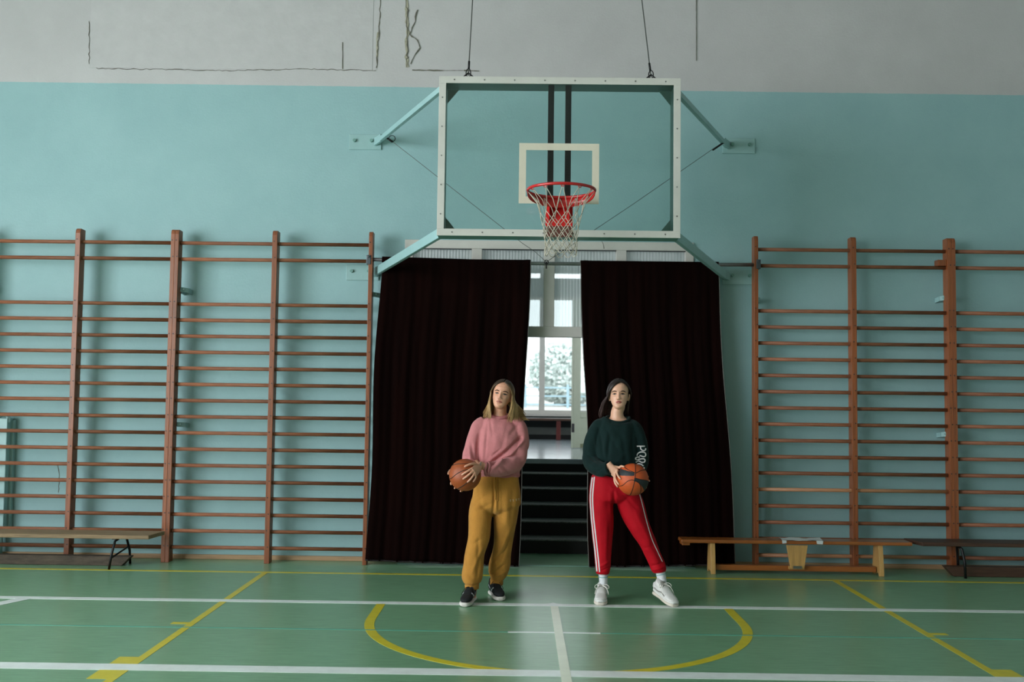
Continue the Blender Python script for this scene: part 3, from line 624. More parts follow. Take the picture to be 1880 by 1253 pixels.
def drape(me, folds, amp=.004, scale=9, stretch=.5, seed=0., Y=-.93):
    """press folds into a garment: ridges/valleys along segments given in photo pixels, plus soft random creasing"""
    P, Nn = arrays(me); d = np.zeros(len(P)); front = np.clip(-Nn[:, 1]*1.6+.25, 0, 1)
    for (x0, y0), (x1, y1), wd, dp in folds:
        a = at(x0, y0, Y); b = at(x1, y1, Y); A = np.array((a.x, a.z)); B = np.array((b.x, b.z)); q = P[:, (0, 2)]; ab = B-A
        t = np.clip(((q-A)@ab)/(ab@ab), 0, 1); dist = np.linalg.norm(q-(A+t[:, None]*ab), axis=1)
        wd = wd*1.35; d += .85*dp*np.exp(-(dist/wd)**2)*np.sin(np.pi*np.clip(t*.86+.07, 0, 1))**.5*front
    rn = np.array([noise.noise(Vector((p[0]*scale+seed, p[1]*scale, p[2]*scale*stretch)))+.5*noise.noise(Vector((p[0]*scale*2.3, p[1]*scale*2.3+seed, p[2]*scale*2.1*stretch))) for p in P])
    d += amp*rn; setco(me, P+Nn*d[:, None])
def bvh_of(me): return BVHTree.FromPolygons([v.co for v in me.vertices], [tuple(p.vertices) for p in me.polygons])
def ribbon(bvh, pts, wd, m, name, parent, direction=(0, 1, 0), off=.0025, thick=.002, taper=None, eye=False):
    """a flat strip laid on a surface: each point is dropped on the surface along `direction`"""
    D = Vector(direction).normalized(); P = [Vector(p) for p in pts]; v = []; f = []
    for i, p in enumerate(P):
        if eye: D = (p-CAM).normalized()
        t = (P[min(i+1, len(P)-1)]-P[max(0, i-1)]); t = t-D*t.dot(D); t.normalize(); s = t.cross(D).normalized(); ww = wd*(taper[i] if taper else 1)/2
        row = []
        for k in (-1, 1):
            q = p+s*(k*ww); h = bvh.ray_cast(q-D*.6, D)
            if h[0] is None: h = bvh.find_nearest(q)
            row.append((h[0], h[1] if h[1].dot(D) < 0 else -h[1]))
        v += [row[0][0]+row[0][1]*off, row[1][0]+row[1][1]*off, row[0][0]-row[0][1]*.003, row[1][0]-row[1][1]*.003]
    for i in range(len(P)-1):
        q = i*4; f += [(q, q+1, q+5, q+4), (q, q+4, q+6, q+2), (q+1, q+3, q+7, q+5)]
    f += [(0, 2, 3, 1), (len(v)-4, len(v)-3, len(v)-1, len(v)-2)]
    return MB().add(v, f).build(name, m, parent, True)
def spline(pts, n=6):
    P = [Vector(p) for p in pts]; out = []
    for i in range(len(P)-1):
        p0, p1, p2, p3 = P[max(i-1, 0)], P[i], P[i+1], P[min(i+2, len(P)-1)]
        for k in range(n):
            t = k/n; t2 = t*t; t3 = t2*t
            out.append(p0*(-.5*t3+t2-.5*t)+p1*(1.5*t3-2.5*t2+1)+p2*(-1.5*t3+2*t2+.5*t)+p3*(.5*t3-.5*t2))
    return out+[P[-1]]

# ---- head: rings from chin to crown, then nose, sockets, lips, cheeks pressed in
HZS = [0, .006, .018, .034, .052, .072, .092, .113, .135, .158, .18, .2, .214, .222, .226]
HWD = [.014, .027, .039, .050, .0575, .063, .0675, .0705, .0735, .0745, .0715, .061, .047, .031, .006]
HFR = [.050, .068, .078, .080, .081, .082, .082, .081, .086, .087, .081, .067, .048, .028, .004]
HBK = [-.030, -.022, -.006, .014, .036, .060, .080, .093, .101, .103, .098, .083, .062, .038, .006]
def head(mb, M, jaw=1.0, nose_l=1.0):
    nz, n = 90, 96; v = []
    for i in range(nz+1):
        z = .226*(1-math.cos(math.pi*(i/nz)))/2*.5+.226*(i/nz)*.5
        wdt, fr, bk = (float(np.interp(z, HZS, a)) for a in (HWD, HFR, HBK)); wdt *= jaw if z < .07 else 1
        for k in range(n):
            th = 2*math.pi*k/n; c, s = math.sin(th), math.cos(th)      # s=1 -> front (-y)
            x = wdt*math.copysign(abs(c)**.92, c); cy = (fr-bk)/2; r_ = (fr+bk)/2
            y = -(cy+r_*math.copysign(abs(s)**.95, s))
            if s > 0:
                g = lambda x0, z0, sx, sz: math.exp(-((x-x0)/sx)**2-((z-z0)/sz)**2)
                ax = abs(x); d = 0
                t = min(1, max(0, (.128-z)/.055)); 
                if .066 < z < .135: d += (.004+.019*t*nose_l)*math.exp(-(x/(.0065+.0055*t))**2)*(1 if z > .073 else max(0, (z-.066)/.007))
                d += .006*(g(.012, .075, .006, .006)+g(-.012, .075, .006, .006))
                d -= .0105*(math.exp(-((ax-.030)/.0145)**2-((z-.112)/.0105)**2))
                d += .004*math.exp(-((ax-.030)/.011)**2-((z-.111)/.006)**2)
                d += .004*math.exp(-((ax-.028)/.02)**2-((z-.130)/.007)**2)
                d += .0045*math.exp(-((ax-.043)/.016)**2-((z-.088)/.016)**2)
                d += .0062*math.exp(-(x/.021)**2-((z-.0535)/.0048)**2)+.0068*math.exp(-(x/.018)**2-((z-.0435)/.0052)**2)
                d -= .0035*math.exp(-(x/.024)**2-((z-.0487)/.0022)**2)
                d -= .004*math.exp(-(x/.02)**2-((z-.033)/.006)**2); d += .006*math.exp(-(x/.018)**2-((z-.014)/.011)**2)
                y -= d*min(1, s*2.2)
            v.append(M @ Vector((x, y, z)))
    f = [(i*n+k, i*n+(k+1) % n, (i+1)*n+(k+1) % n, (i+1)*n+k) for i in range(nz) for k in range(n)]+[tuple(range(n))[::-1], tuple(range(nz*n, (nz+1)*n))]
    mb.add(v, f)
    for s in (-1, 1):                                               # ears
        mb.loft([(M @ Vector((s*.068, .012, .070)), .004, .006), (M @ Vector((s*.074, .014, .082)), .006, .011), (M @ Vector((s*.077, .018, .10)), .006, .015), (M @ Vector((s*.078, .021, .118)), .006, .014), (M @ Vector((s*.075, .02, .128)), .004, .007)], 12, ref=M.to_3x3() @ Vector((1, .3, 0)))
def face(bvh, M, parent, lips, browm=None):
    D = (M.to_3x3() @ Vector((0, 1, 0))).normalized(); L = lambda x, z: M @ Vector((x, -.08, z))
    for s in (-1, 1):
        e = [(s*.0165, .1105), (s*.023, .1118), (s*.030, .1122), (s*.037, .1118), (s*.0435, .1108)]
        o = ribbon(bvh, [L(*p) for p in spline2(e)], .0105, EYEW, 'eye', parent, D, .001, taper=tp(len(spline2(e)), .25))
        ribbon(bvh, [L(s*.0245, .1118), L(s*.030, .112), L(s*.0355, .1118)], .0098, EYED, 'iris', o, D, .0019, taper=[.55, 1, .55])
        lash = spline2([(s*.0155, .1112), (s*.023, .1162), (s*.031, .1175), (s*.039, .1158), (s*.0465, .1115)])
        ribbon(bvh, [L(*p) for p in lash], .0038, browm or BROW, 'eyelash', parent, D, .0022)
        br = spline2([(s*.0125, .1285), (s*.022, .1318), (s*.034, .1335), (s*.044, .1312), (s*.0515, .1262)])
        ribbon(bvh, [L(*p) for p in br], .0072, browm or BROW, 'eyebrow', parent, D, .0016, taper=tp(len(br), .3, 1.4))
    up = spline2([(-.0235, .0487), (-.012, .0525), (-.004, .0545), (0, .0538), (.004, .0545), (.012, .0525), (.0235, .0487)])
    lo = spline2([(-.0215, .0480), (-.010, .0445), (0, .0432), (.010, .0445), (.0215, .0480)])
    ribbon(bvh, [L(*p) for p in up], .0082, lips, 'upper_lip', parent, D, .0014, taper=tp(len(up), .15))
    ribbon(bvh, [L(*p) for p in lo], .0098, lips, 'lower_lip', parent, D, .0016, taper=tp(len(lo), .15))
    ribbon(bvh, [L(x, .0488) for x in np.linspace(-.022, .022, 9)], .0022, BROW, 'mouth_line', parent, D, .0028, taper=tp(9, .3))
    for s in (-1, 1): ribbon(bvh, [L(s*.003, .0675), L(s*.008, .0685)], .004, BROW, 'nostril', parent, (M.to_3x3() @ Vector((0, 1, .5))).normalized(), .0008)
def spline2(p, n=4): return [(q.x, q.z) for q in spline([(a, 0, b) for a, b in p], n)]
def tp(n, e=.2, k=1.): return [e+(1-e)*math.sin(math.pi*(i/(n-1)))**(.7*k) for i in range(n)]

# ---- hands: every finger is its own chain laid round the ball
def ball_hit(c, rad, x, y):
    d = (RIGHT*((x-940)/FPX)+UP*((626.5-y)/FPX)+FWD).normalized(); o = CAM-c; b = o.dot(d); k = b*b-(o.length_squared-rad*rad)
    if k < 0: return c+(o-d*b).normalized()*rad
    return CAM+d*(-b-math.sqrt(k))
def on_ball(c, rad, A, B, n, lift=0.):
    a = (A-c); b = (B-c); out = []
    for i in range(n):
        t = i/(n-1); q = a.lerp(b, t).normalized(); out.append(c+q*(rad+(1-t)*max(0, a.length-rad)+lift*math.sin(math.pi*t)))
    return out
def finger(mb, pts, r0=.0088, r1=.0062):
    n = len(pts); k = [1.08, .98, 1.06, .96, 1.0, .94, .78]
    rr = [(r0+(r1-r0)*i/(n-1))*(1.05 if i in (2, 4) else 1.) for i in range(n)]
    d = (pts[-1]-pts[-2]).normalized(); mb.tube(pts+[pts[-1]+d*r1*.7], rr+[r1*.45], 10)
def palm(mb, wrist, knuckles, th=.0145, wr=(.025, .02)):
    row = (knuckles[-1]-knuckles[0]); mid = sum(knuckles, Vector())/len(knuckles); hw = row.length/2+.008; ref = row.normalized()
    mb.loft([(wrist-(mid-wrist)*.35, wr[0], wr[1]), (wrist, wr[0], wr[1]*.95), (wrist.lerp(mid, .4), hw*.88, th*1.2), (wrist.lerp(mid, .8), hw, th), (mid, hw*.98, th*.85), (mid+(mid-wrist)*.1, hw*.9, th*.6)], 20, ref=ref)

# ---- shoes (built along +y = toe direction, sole on z=0)
def shoe(parent, M, kind, side):
    """kind 'black' = low black sneaker with white cup sole, 'white' = chunky white runner"""
    def put(mb, nm, m, par=None, **k):
        o = mb.build(nm, m, None, True, **k); o.parent = par or s; return o
    chunky = kind == 'white'; hs = .027 if chunky else .030
    def rings(zc, hh, grow, zf=lambda y: 0):
        prof = [(-.078, .016), (-.074, .026), (-.06, .033), (-.02, .034), (.03, .036), (.08, .044), (.12, .047), (.155, .043), (.18, .031), (.192, .016)]
        return [((.006*math.sin((y+.08)*9)*side, y*1.02, zc+zf(y)), a+grow, hh) for y, a in prof]
    hz = hs-.004
    up = [(-.072, .018, .030), (-.066, .030, .080), (-.04, .0355, .090), (-.005, .037, .092), (.03, .0375, .086), (.06, .0395, .073), (.09, .0415, .054), (.12, .0425, .046), (.15, .039, .038), (.172, .029, .029), (.184, .014, .017)]
    s = MB().loft([((.006*math.sin((y+.08)*9)*side, y*1.02, hz+h/2-.002), a, h/2) for y, a, h in up], 32, e=2.5, sub=3).build('shoe', SHOEW if chunky else SHOEB, None, True)
    s.parent = parent; s.matrix_parent_inverse = parent.matrix_basis.inverted(); s.matrix_basis = M
    put(MB().loft(rings(hs/2, hs/2, .004 if chunky else .002), 32, e=3.4, sub=3), 'sole', SOLEC if chunky else SOLEW)
    if chunky: put(MB().loft(rings(.031, .012, .001, lambda y: .010*(y < -.01)*min(1, (-.01-y)/.04)), 32, e=3., sub=3), 'midsole', SHOEW)
    bv = bvh_of(s.data)
    put(MB().loft([((0, -.022, .085), .038, .046), ((0, -.018, .108), .037, .047), ((0, -.015, .117), .035, .044)], 24, ref=(1, 0, 0), sub=3), 'collar', SHOEW if chunky else SHOEB)
    tg = put(MB().loft([((0, .085, .072), .016, .005), ((0, .05, .092), .021, .006), ((0, .02, .108), .022, .006), ((0, .002, .122), .019, .005)], 16, ref=(1, 0, 0), sub=3), 'tongue', SHOEG if chunky else SHOEB)
    lm = LACE if chunky else LACEB
    for k in range(5):
        y = .025+.02*k; z = .108-.011*k-.0022*k*k*.5
        put(MB().tube(spline([(-.028, y, z-.018), (-.016, y+.004, z), (.016, y-.004, z), (.028, y, z-.018)], 4), .0032, 6), 'lace', lm)
    for q in (-1, 1):
        pts = spline([(0, .02, .112), (q*.03, .03, .124), (q*.052, .04, .112), (q*.046, .05, .098), (q*.02, .04, .108)], 5)
        (chunky and put(MB().tube(pts, .0026, 6), 'lace_bow', lm))
        put(MB().tube(spline([(0, .02, .112), (q*.026, .05, .112), (q*.045, .075, .085), (q*.050, .09, .062)], 5), .0024 if chunky else .002, 6), 'lace_end', lm)
    for q in (-1, 1):
        if chunky:
            for pts, mm, wdd in (([(q*.1, -.05, .062), (q*.1, 0, .055), (q*.1, .05, .062), (q*.1, .1, .05)], SHOEG, .010),):
                ribbon(bv, spline(pts, 5), wdd, mm, 'side_overlay', None, (-q, 0, 0), .0015).parent = s
        else:
            p = spline([(q*.1, .085, .078), (q*.1, .06, .055), (q*.1, .03, .052), (q*.1, -.05, .082)], 6)
            ribbon(bv, p, .013, LOGO, 'side_logo', None, (-q, 0, 0), .0015, taper=[.45+.55*math.sin(math.pi*min(1, .2+i/(len(p)-1)))**.8 if i < len(p)*.6 else max(.08, 1-(i/(len(p)-1)-.35)*1.4) for i in range(len(p))]).parent = s
    if chunky: put(MB().loft([((.0, .118, .052), .030, .006), ((0, .10, .062), .034, .005)], 16, sub=2), 'toe_overlay', SHOEG)
    return s
def shoe_matrix(heel, toe, lift=0.):
    d = toe-heel; yaw = math.atan2(-d.x, d.y); h = math.hypot(d.x, d.y); L = .27
    M = Matrix.Translation(Vector((toe.x, toe.y, .002))) @ Matrix.Rotation(yaw, 4, 'Z') @ Matrix.Rotation(-lift, 4, 'X') @ Matrix.Translation(Vector((0, -.19, 0)))
    return M

# ---- basketballs
def basketball(c, rad, seams, label, two_tone):
    """seams: curves in the ball's own front view (u right, v up), repeated mirrored on its back"""
    t = thing('basketball', c, label, 'basketball')
    b = bmesh.new(); bmesh.ops.create_icosphere(b, subdivisions=6 if two_tone else 5, radius=rad); me = bpy.data.meshes.new('cover'); b.to_mesh(me); b.free()
    me.materials.append(BALL2 if two_tone else BALL1); me.materials.append(BALLK)
    if two_tone:
        idx = []
        for p in me.polygons:
            q = p.center.normalized(); u = q.x if q.y < 0 else -q.x; v = q.z; m = .06-.16*v
            u -= .12*v-.04
            idx.append(1 if ((u < 0 and .30+.02*u < v < .50-.22*u) or (u >= 0 and -.02-.85*u*u-.12*u < v < .17-.22*u)) else 0)
        me.polygons.foreach_set('material_index', idx)
    o = link('cover', me, None, t, True); o.matrix_parent_inverse = Matrix()
    for sm_ in seams:
        for back in (1, -1):
            pts = []
            for q in spline([(a, 0, bb) for a, bb in sm_], 6):
                r2 = q.x*q.x+q.z*q.z; k = 1 if r2 < .995 else math.sqrt(.995/r2); u, v = q.x*k, q.z*k
                pts.append(Vector((u*back, -math.sqrt(max(0, 1-u*u-v*v))*back, v)).normalized()*(rad*1.0008))
            sq = MB().tube(pts, .0026, 6).build('seam', SEAM, None, True); sq.parent = o
    return t

# ---- hair: tapered locks from the parting over the skull, then falling
def hair(parent, M, specs, m, name='hair', seed=1, wid=.011, vol=0., flare=0.):
    mb = MB(); rnd = random.Random(seed)
    C = Vector((0, .006, .128)); RX, RY, RZ = .0785, .104, .1025
    def surf(d, k=1.0): d = d.normalized(); return M @ (C+Vector((d.x*RX, d.y*RY, d.z*RZ))*k)
    for d0, d1, fall, end_r in specs:
        k = rnd.uniform(.985, 1.05)+vol*rnd.random(); pts = [surf(Vector(d0).lerp(Vector(d1), i/6), k+flare*(i/6)**1.1) for i in range(7)]
        pts += [Vector(p) for p in fall]; P = spline(pts, 3); n = len(P)
        rr = [wid*rnd.uniform(.85, 1.2)*(1 if i < n*.7 else max(end_r, 1-(i/n-.7)/.3*(1-end_r))) for i in range(n)]
        base = rnd.uniform(.85, 1.2); rr = [wid*base*(min(1, .55+i/n*2))*(1 if i < n*.7 else max(end_r, 1-(i/n-.7)/.3*(1-end_r))) for i in range(n)]
        cen = M @ C; v0 = len(mb.v)
        mb.tube(P, rr, 8, flat=.42, ref=(P[n//3]-cen))
    return mb
def hair_material(name, root, tip, z0, z1):
    m = mat(name, tip, rough=.42, var=.1, scale=8, stretch=(16, 16, 1), spec=.4); N, L, b = nodes(m)
    tc = N.new('ShaderNodeTexCoord'); sp = N.new('ShaderNodeSeparateXYZ'); L.new(tc.outputs['Object'], sp.inputs[0])
    nz = N.new('ShaderNodeTexNoise'); nz.inputs['Scale'].default_value = 3; mp = N.new('ShaderNodeMapping'); mp.inputs['Scale'].default_value = (40, 40, 2); L.new(tc.outputs['Object'], mp.inputs[0]); L.new(mp.outputs[0], nz.inputs[0])
    a = N.new('ShaderNodeMath'); a.operation = 'MULTIPLY_ADD'; a.inputs[1].default_value = .09; L.new(nz.outputs['Fac'], a.inputs[0]); L.new(sp.outputs['Z'], a.inputs[2])
    mr = N.new('ShaderNodeMapRange'); mr.inputs['From Min'].default_value = z0+.045; mr.inputs['From Max'].default_value = z1+.045; L.new(a.outputs[0], mr.inputs[0])
    r_ = N.new('ShaderNodeValToRGB'); r_.color_ramp.elements[0].color = lin(tip); r_.color_ramp.elements[1].color = lin(root); L.new(mr.outputs[0], r_.inputs[0])
    n2 = N.new('ShaderNodeHueSaturation'); m2 = N.new('ShaderNodeMapRange'); m2.inputs['To Min'].default_value = .6; m2.inputs['To Max'].default_value = 1.35; L.new(nz.outputs['Fac'], m2.inputs[0]); L.new(m2.outputs[0], n2.inputs['Value'])
    L.new(r_.outputs[0], n2.inputs['Color']); L.new(n2.outputs[0], b.inputs['Base Color']); return m
def head_matrix(chin, yaw, pitch, roll):     # chin point, angles: yaw to viewer's left +, chin up +, roll clockwise +
    Rm = Matrix.Rotation(-yaw, 4, 'Z') @ Matrix.Rotation(roll, 4, 'Y') @ Matrix.Rotation(-pitch, 4, 'X')
    off = Rm @ Vector((0, -.080, .012)); return Matrix.Translation(Vector(chin)-off) @ Rm

def A3(l, Y): return [(at(x, y, yy if yy is not None else Y), a, b) for x, y, yy, a, b in l]
# ------------------------------------------------------------------ woman in pink sweatshirt and mustard trousers
Y1 = -.93
p1 = thing('person', (-.52, Y1, 0), 'woman in a pink sweatshirt and mustard joggers holding a brown basketball', 'person')
B1 = Vector(at(854, 872.5, -1.24)); BR = .1165
basketball(B1, BR, [[(-.97, -.25), (-.8, -.16), (-.5, .10), (-.15, .30), (.3, .42), (.8, .40), (.97, .25)], [(-.80, .60), (-.55, .68), (-.3, .72), (.26, .74), (.6, .70)], [(-.5, -.87), (-.25, -.72), (.04, -.51), (.5, -.15), (.9, .1)]], 'plain brown leather basketball with black seams, held by the woman in pink', False)
HM1 = head_matrix(at(914.6, 747.0, Y1-.115), R(9), R(9), R(9))
bm = MB(); head(bm, HM1, .97)
nb = HM1 @ Vector((0, .02, .03))
bm.loft([(nb+Vector((0, 0, .03)), .044, .05), (nb, .047, .052), (at(918, 757, Y1), .050, .052), (at(918, 768, Y1+.005), .062, .06), (at(917, 778, Y1+.01), .12, .075), (at(916, 800, Y1), .14, .085), (at(916, 850, Y1), .125, .085), (at(915, 890, Y1), .15, .10), (at(912, 915, Y1), .13, .09), (at(911, 924, Y1), .07, .06)], 28)
# legs and arms inside the clothes
bm.loft(A3([(893, 915, -.92, .075, .085), (882, 960, -.96, .065, .07), (876, 1000, -.99, .048, .052), (868, 1040, -1.0, .045, .05), (867, 1083, -1.0, .034, .036), (866, 1098, -1.01, .03, .034)], Y1), 20)
bm.loft(A3([(930, 915, -.92, .075, .085), (927, 960, -.90, .065, .07), (923, 1000, -.87, .048, .052), (915, 1040, -.82, .045, .05), (910, 1078, -.80, .034, .036), (909, 1088, -.81, .03, .034)], Y1), 20)
W1L = Vector(at(881, 856.5, -1.235)); W1R = B1+Vector((.075, .115, .03))
bm.loft([(at(950, 786, -.93), .045, .045), (at(957, 818, -.95), .04, .042), (at(950, 852, -.99), .030, .030), (at(915, 861, -1.11), .024, .024), (W1L+(Vector(at(915, 858, -1.12))-W1L)*.15, .022, .026)], 16, ref=(0, 1, 0))
bm.loft([(at(882, 786, -.93), .045, .045), (at(872, 815, -.93), .04, .042), (at(867, 842, -.97), .036, .036), (W1R+Vector((.015, .03, .02)), .026, .026)], 16, ref=(0, 1, 0))
# her left hand, spread over the front of the ball
fr = .0085; BH = BR+fr*.8
def bp(x, y): return ball_hit(B1, BH, x, y)
kn = [bp(867, 861), bp(868.5, 865.5), bp(870.5, 869.5), bp(873.5, 873)]
kn = [k+(k-B1).normalized()*.006 for k in kn]
palm(bm, W1L, kn)
for k, (x, y), r0 in zip(kn, ((848.2, 872.3), (850.2, 880), (858.4, 885.6), (868.6, 885.0)), (.0096, .0098, .0093, .0084)): finger(bm, on_ball(B1, BH, k, bp(x, y), 7, .004), r0, r0*.74)
th0 = bp(871, 852)+Vector((.004, -.004, 0)); finger(bm, [W1L.lerp(th0, .45)]+on_ball(B1, BH, th0, bp(853.4, 857.4), 6, .004), .0108, .0082)
# her right hand, under the back of the ball; the finger ends show past its edge
kb = [B1+Vector(q).normalized()*(BH+.004) for q in ((-.30, .85, .42), (-.25, .92, .12), (-.15, .95, -.18), (.05, .92, -.42))]
palm(bm, W1R, kb)
def rimpt(c, x, y, yy): q = Vector(at(x, y, c.y))-c; q.y = yy; return c+q.normalized()*BH
for k, (x, y) in zip(kb, ((824.0, 871.0), (829.0, 889.5), (834.5, 897.5), (845.5, 903.0))): finger(bm, on_ball(B1, BH, k, rimpt(B1, x, y, .004), 7, .003), .0090, .0074)
finger(bm, on_ball(B1, BH, W1R, B1+Vector((.5, .4, .8)).normalized()*BH, 6, .004), .0095, .007)
me = remeshed(bm, 'body', .0034, 3, .4); body1 = link('body', me, SKIN1, p1, True); body1['label'] = 'fair skin of the woman in pink'
face(bvh_of(me), HM1, body1, LIPS1)
# sweatshirt
sw = MB().loft([(at(918, 761, Y1-.004), .060, .058), (at(918, 766, Y1), .075, .064), (at(917.5, 771, Y1), .115, .076), (at(916.5, 780, Y1), .150, .092), (at(916, 800, Y1), .170, .112), (at(915, 828, Y1-.005), .168, .124), (at(916, 852, Y1-.005), .170, .128), (at(917, 866, Y1), .168, .122), (at(918, 873, Y1), .150, .112), (at(918, 876, Y1), .138, .104)], 40, e=2.3)
sw.loft([(at(892, 774, Y1), .05, .05), (at(882, 783, Y1), .064, .066), (at(874, 802, -.935), .063, .068), (at(868, 824, -.95), .066, .068), (at(865, 838, -.985), .066, .064), (at(863, 846, -1.02), .060, .055), (at(862, 851, -1.05), .05, .045)], 24, ref=(1, 0, 0))
sw.loft([(at(940, 774, Y1), .05, .05), (at(951, 783, Y1), .062, .066), (at(955.5, 805, -.94), .060, .068), (at(955, 828, -.955), .058, .066), (at(949, 848, -.995), .060, .060), (at(934, 857, -1.065), .062, .062), (at(915, 861, -1.13), .060, .058), (at(903, 862, -1.165), .056, .05), (at(896, 861.5, -1.19), .043, .040)], 24, ref=(0, .3, 1))
me = remeshed(sw, 'sweatshirt', .0055, 9)
F = [((903, 849), (932, 826), .009, -.034), ((930, 828), (956, 803), .009, -.032), ((908, 855), (940, 831), .009, .018), ((938, 833), (962, 808), .008, .016), ((935, 800), (952, 780), .012, -.009), ((944, 842), (962, 800), .010, .006),
     ((880, 800), (876, 845), .010, -.010), ((889, 790), (886, 860), .014, .007), ((896, 775), (890, 850), .008, -.006), ((905, 835), (918, 825), .006, -.009), ((907, 842), (922, 835), .006, -.009), ((922, 832), (912, 845), .007, .008),
     ((915, 790), (905, 840), .016, .006), ((930, 790), (920, 830), .012, -.004), ((880, 868), (900, 835), .010, -.006), ((940, 870), (925, 852), .008, -.007), ((925, 872), (915, 855), .008, -.006), ((866, 812), (873, 846), .008, -.008), ((862, 820), (866, 846), .007, .006), ((950, 862), (925, 868), .010, -.006), ((900, 768), (905, 800), .008, -.005)]
drape(me, F, .0065, 10, .55, 3.1); sweat1 = link('sweatshirt', me, PINK, p1, True)
bv = bvh_of(me)
cb = MB()                                            # rolled cuff and neckband
for k in range(2):
    c = Vector(at(898-6*k, 861.5, -1.17-.02*k)); cb.tube([c+Vector((.012*math.sin(q*3+k)*.4, .040*math.cos(q)*(1-.07*k), .046*math.sin(q)*(1-.07*k))) for q in np.linspace(0, 2*math.pi, 25)[:-1]], (.0125-.002*k), 10, closed=True)
cb.build('cuff', PINKR, sweat1, True)
nc = [Vector(at(918, 763, Y1-.004))+Vector((.066*math.cos(q), .060*math.sin(q), -.012*max(0, -math.sin(q))+.008*math.sin(q))) for q in np.linspace(0, 2*math.pi, 33)[:-1]]
MB().tube(nc, .012, 8, closed=True).build('neckband', PINKR, sweat1, True)
hb_ = [Vector(at(918, 872, Y1))+Vector((.142*math.cos(q), .106*math.sin(q), .004*math.sin(q*6))) for q in np.linspace(0, 2*math.pi, 41)[:-1]]
MB().tube(hb_, .012, 8, closed=True, flat=1.3, ref=(0, 0, 1)).build('waistband', PINKR, sweat1, True)
MB().tube([W1L+Vector((.006, .024*math.cos(q), .004+.026*math.sin(q))) for q in np.linspace(0, 2*math.pi, 17)[:-1]], .0035, 6, closed=True).build('bracelet', STEEL, p1, True)
# joggers
pt = MB().loft([(at(918, 866, Y1), .138, .105), (at(917, 876, Y1), .150, .112), (at(914, 892, Y1), .174, .125), (at(911.5, 912, Y1), .186, .132), (at(911, 928, Y1), .182, .125), (at(911, 938, Y1), .13, .10), (at(911, 944, Y1), .06, .07)], 36, e=2.4)
pt.loft(A3([(890, 905, -.92, .085, .105), (884.5, 925, -.93, .088, .110), (882, 950, -.955, .090, .105), (879.5, 985, -.985, .080, .092), (872, 1015, -.99, .075, .085), (869, 1040, -.99, .077, .082), (867, 1058, -.995, .079, .082), (866.5, 1067, -1.0, .070, .074), (866.5, 1071, -1.0, .056, .060), (866.5, 1076, -1.005, .049, .054), (866.5, 1081, -1.005, .046, .05)], Y1), 28)
pt.loft(A3([(928, 905, -.92, .085, .105), (931, 925, -.92, .092, .110), (928, 950, -.91, .091, .105), (925, 985, -.88, .074, .09), (921.5, 1012, -.845, .070, .08), (917, 1036, -.82, .081, .082), (914.5, 1052, -.81, .075, .078), (913, 1060, -.81, .062, .066), (912, 1065, -.81, .05, .054), (911.5, 1072, -.81, .046, .05)], Y1), 28)
me = remeshed(pt, 'joggers', .006, 6)
F = [((910, 900), (905, 945), .008, -.013), ((906, 880), (908, 925), .006, -.008), ((914, 880), (916, 930), .006, -.007), ((911, 878), (912, 935), .004, .006), ((896, 905), (870, 925), .010, -.006), ((905, 920), (880, 935), .010, -.006), ((895, 935), (866, 928), .010, .005),
     ((886, 985), (862, 1000), .012, -.007), ((888, 1000), (868, 1045), .010, .009), ((880, 985), (878, 1050), .009, -.008), ((876, 1060), (884, 1010), .008, -.006), ((852, 1050), (870, 1062), .010, .006),
     ((935, 975), (912, 1025), .010, .008), ((940, 985), (920, 1030), .008, -.008), ((900, 1035), (925, 1015), .008, -.010), ((898, 1055), (915, 1040), .008, .008), ((902, 1060), (930, 1035), .008, -.008), ((908, 1062), (933, 1050), .007, .007),
     ((932, 900), (930, 960), .012, .005), ((942, 900), (938, 960), .010, -.005), ((922, 890), (922, 950), .010, -.004), ((880, 895), (885, 930), .010, -.004)]
drape(me, F, .006, 9, .5, 7.7); jog = link('joggers', me, MUST, p1, True)
bvj = bvh_of(me)
for k, (x, y) in enumerate(((937.2, 920.5), (942.2, 920.3), (947.8, 919.8), (952.4, 919.3))):      # tiny light lettering on the thigh
    a = Vector(at(x, y-2, -1.05)); b = Vector(at(x+.3, y+1.6, -1.05)); c = Vector(at(x-1.3, y-2.2, -1.05)); d = Vector(at(x+1.4, y-2.0, -1.05))
    ribbon(bvj, [a.lerp(b, q) for q in (0, .5, 1)], .0032, PRINT, 'printed_letter', jog, off=.0012); ribbon(bvj, [c, c.lerp(d, .5), d], .003, PRINT, 'printed_letter', jog, off=.0012)
for cx, cy_, yy, rad in ((866.5, 1076, -1.005, .049), (911.8, 1069, -.81, .047)):                  # ribbed ankle cuffs
    c = Vector(at(cx, cy_, yy)); n = 60; v = []; f = []
    for j in range(5):
        for k in range(n):
            q = 2*math.pi*k/n; r_ = rad*(1+.045*(k % 2))*(1.05-.02*abs(j-2)); v.append(c+Vector((r_*math.cos(q), r_*1.06*math.sin(q), .022-.011*j)))
    f = [(j*n+k, j*n+(k+1) % n, (j+1)*n+(k+1) % n, (j+1)*n+k) for j in range(4) for k in range(n)]
    MB().add(v, f).build('ankle_cuff', MUST, jog, True)
dsx = [at(909, 874, -1.05), at(908.5, 888, -1.055), at(910, 905, -1.06), at(909.5, 918, -1.055)]
ribbon(bvj, spline(dsx, 5), .006, MUST, 'drawstring', jog, off=.006); ribbon(bvj, spline([Vector(p)+Vector((.018, 0, -.01)) for p in dsx], 5), .006, MUST, 'drawstring', jog, off=.006)
h = onfloor(877.5, 1094); t_ = onfloor(853.5, 1115.5); shoe(p1, shoe_matrix(h, t_), 'black', 1)
h = onfloor(898, 1087.5); t_ = onfloor(918, 1104.5); shoe(p1, shoe_matrix(h, t_), 'black', -1)
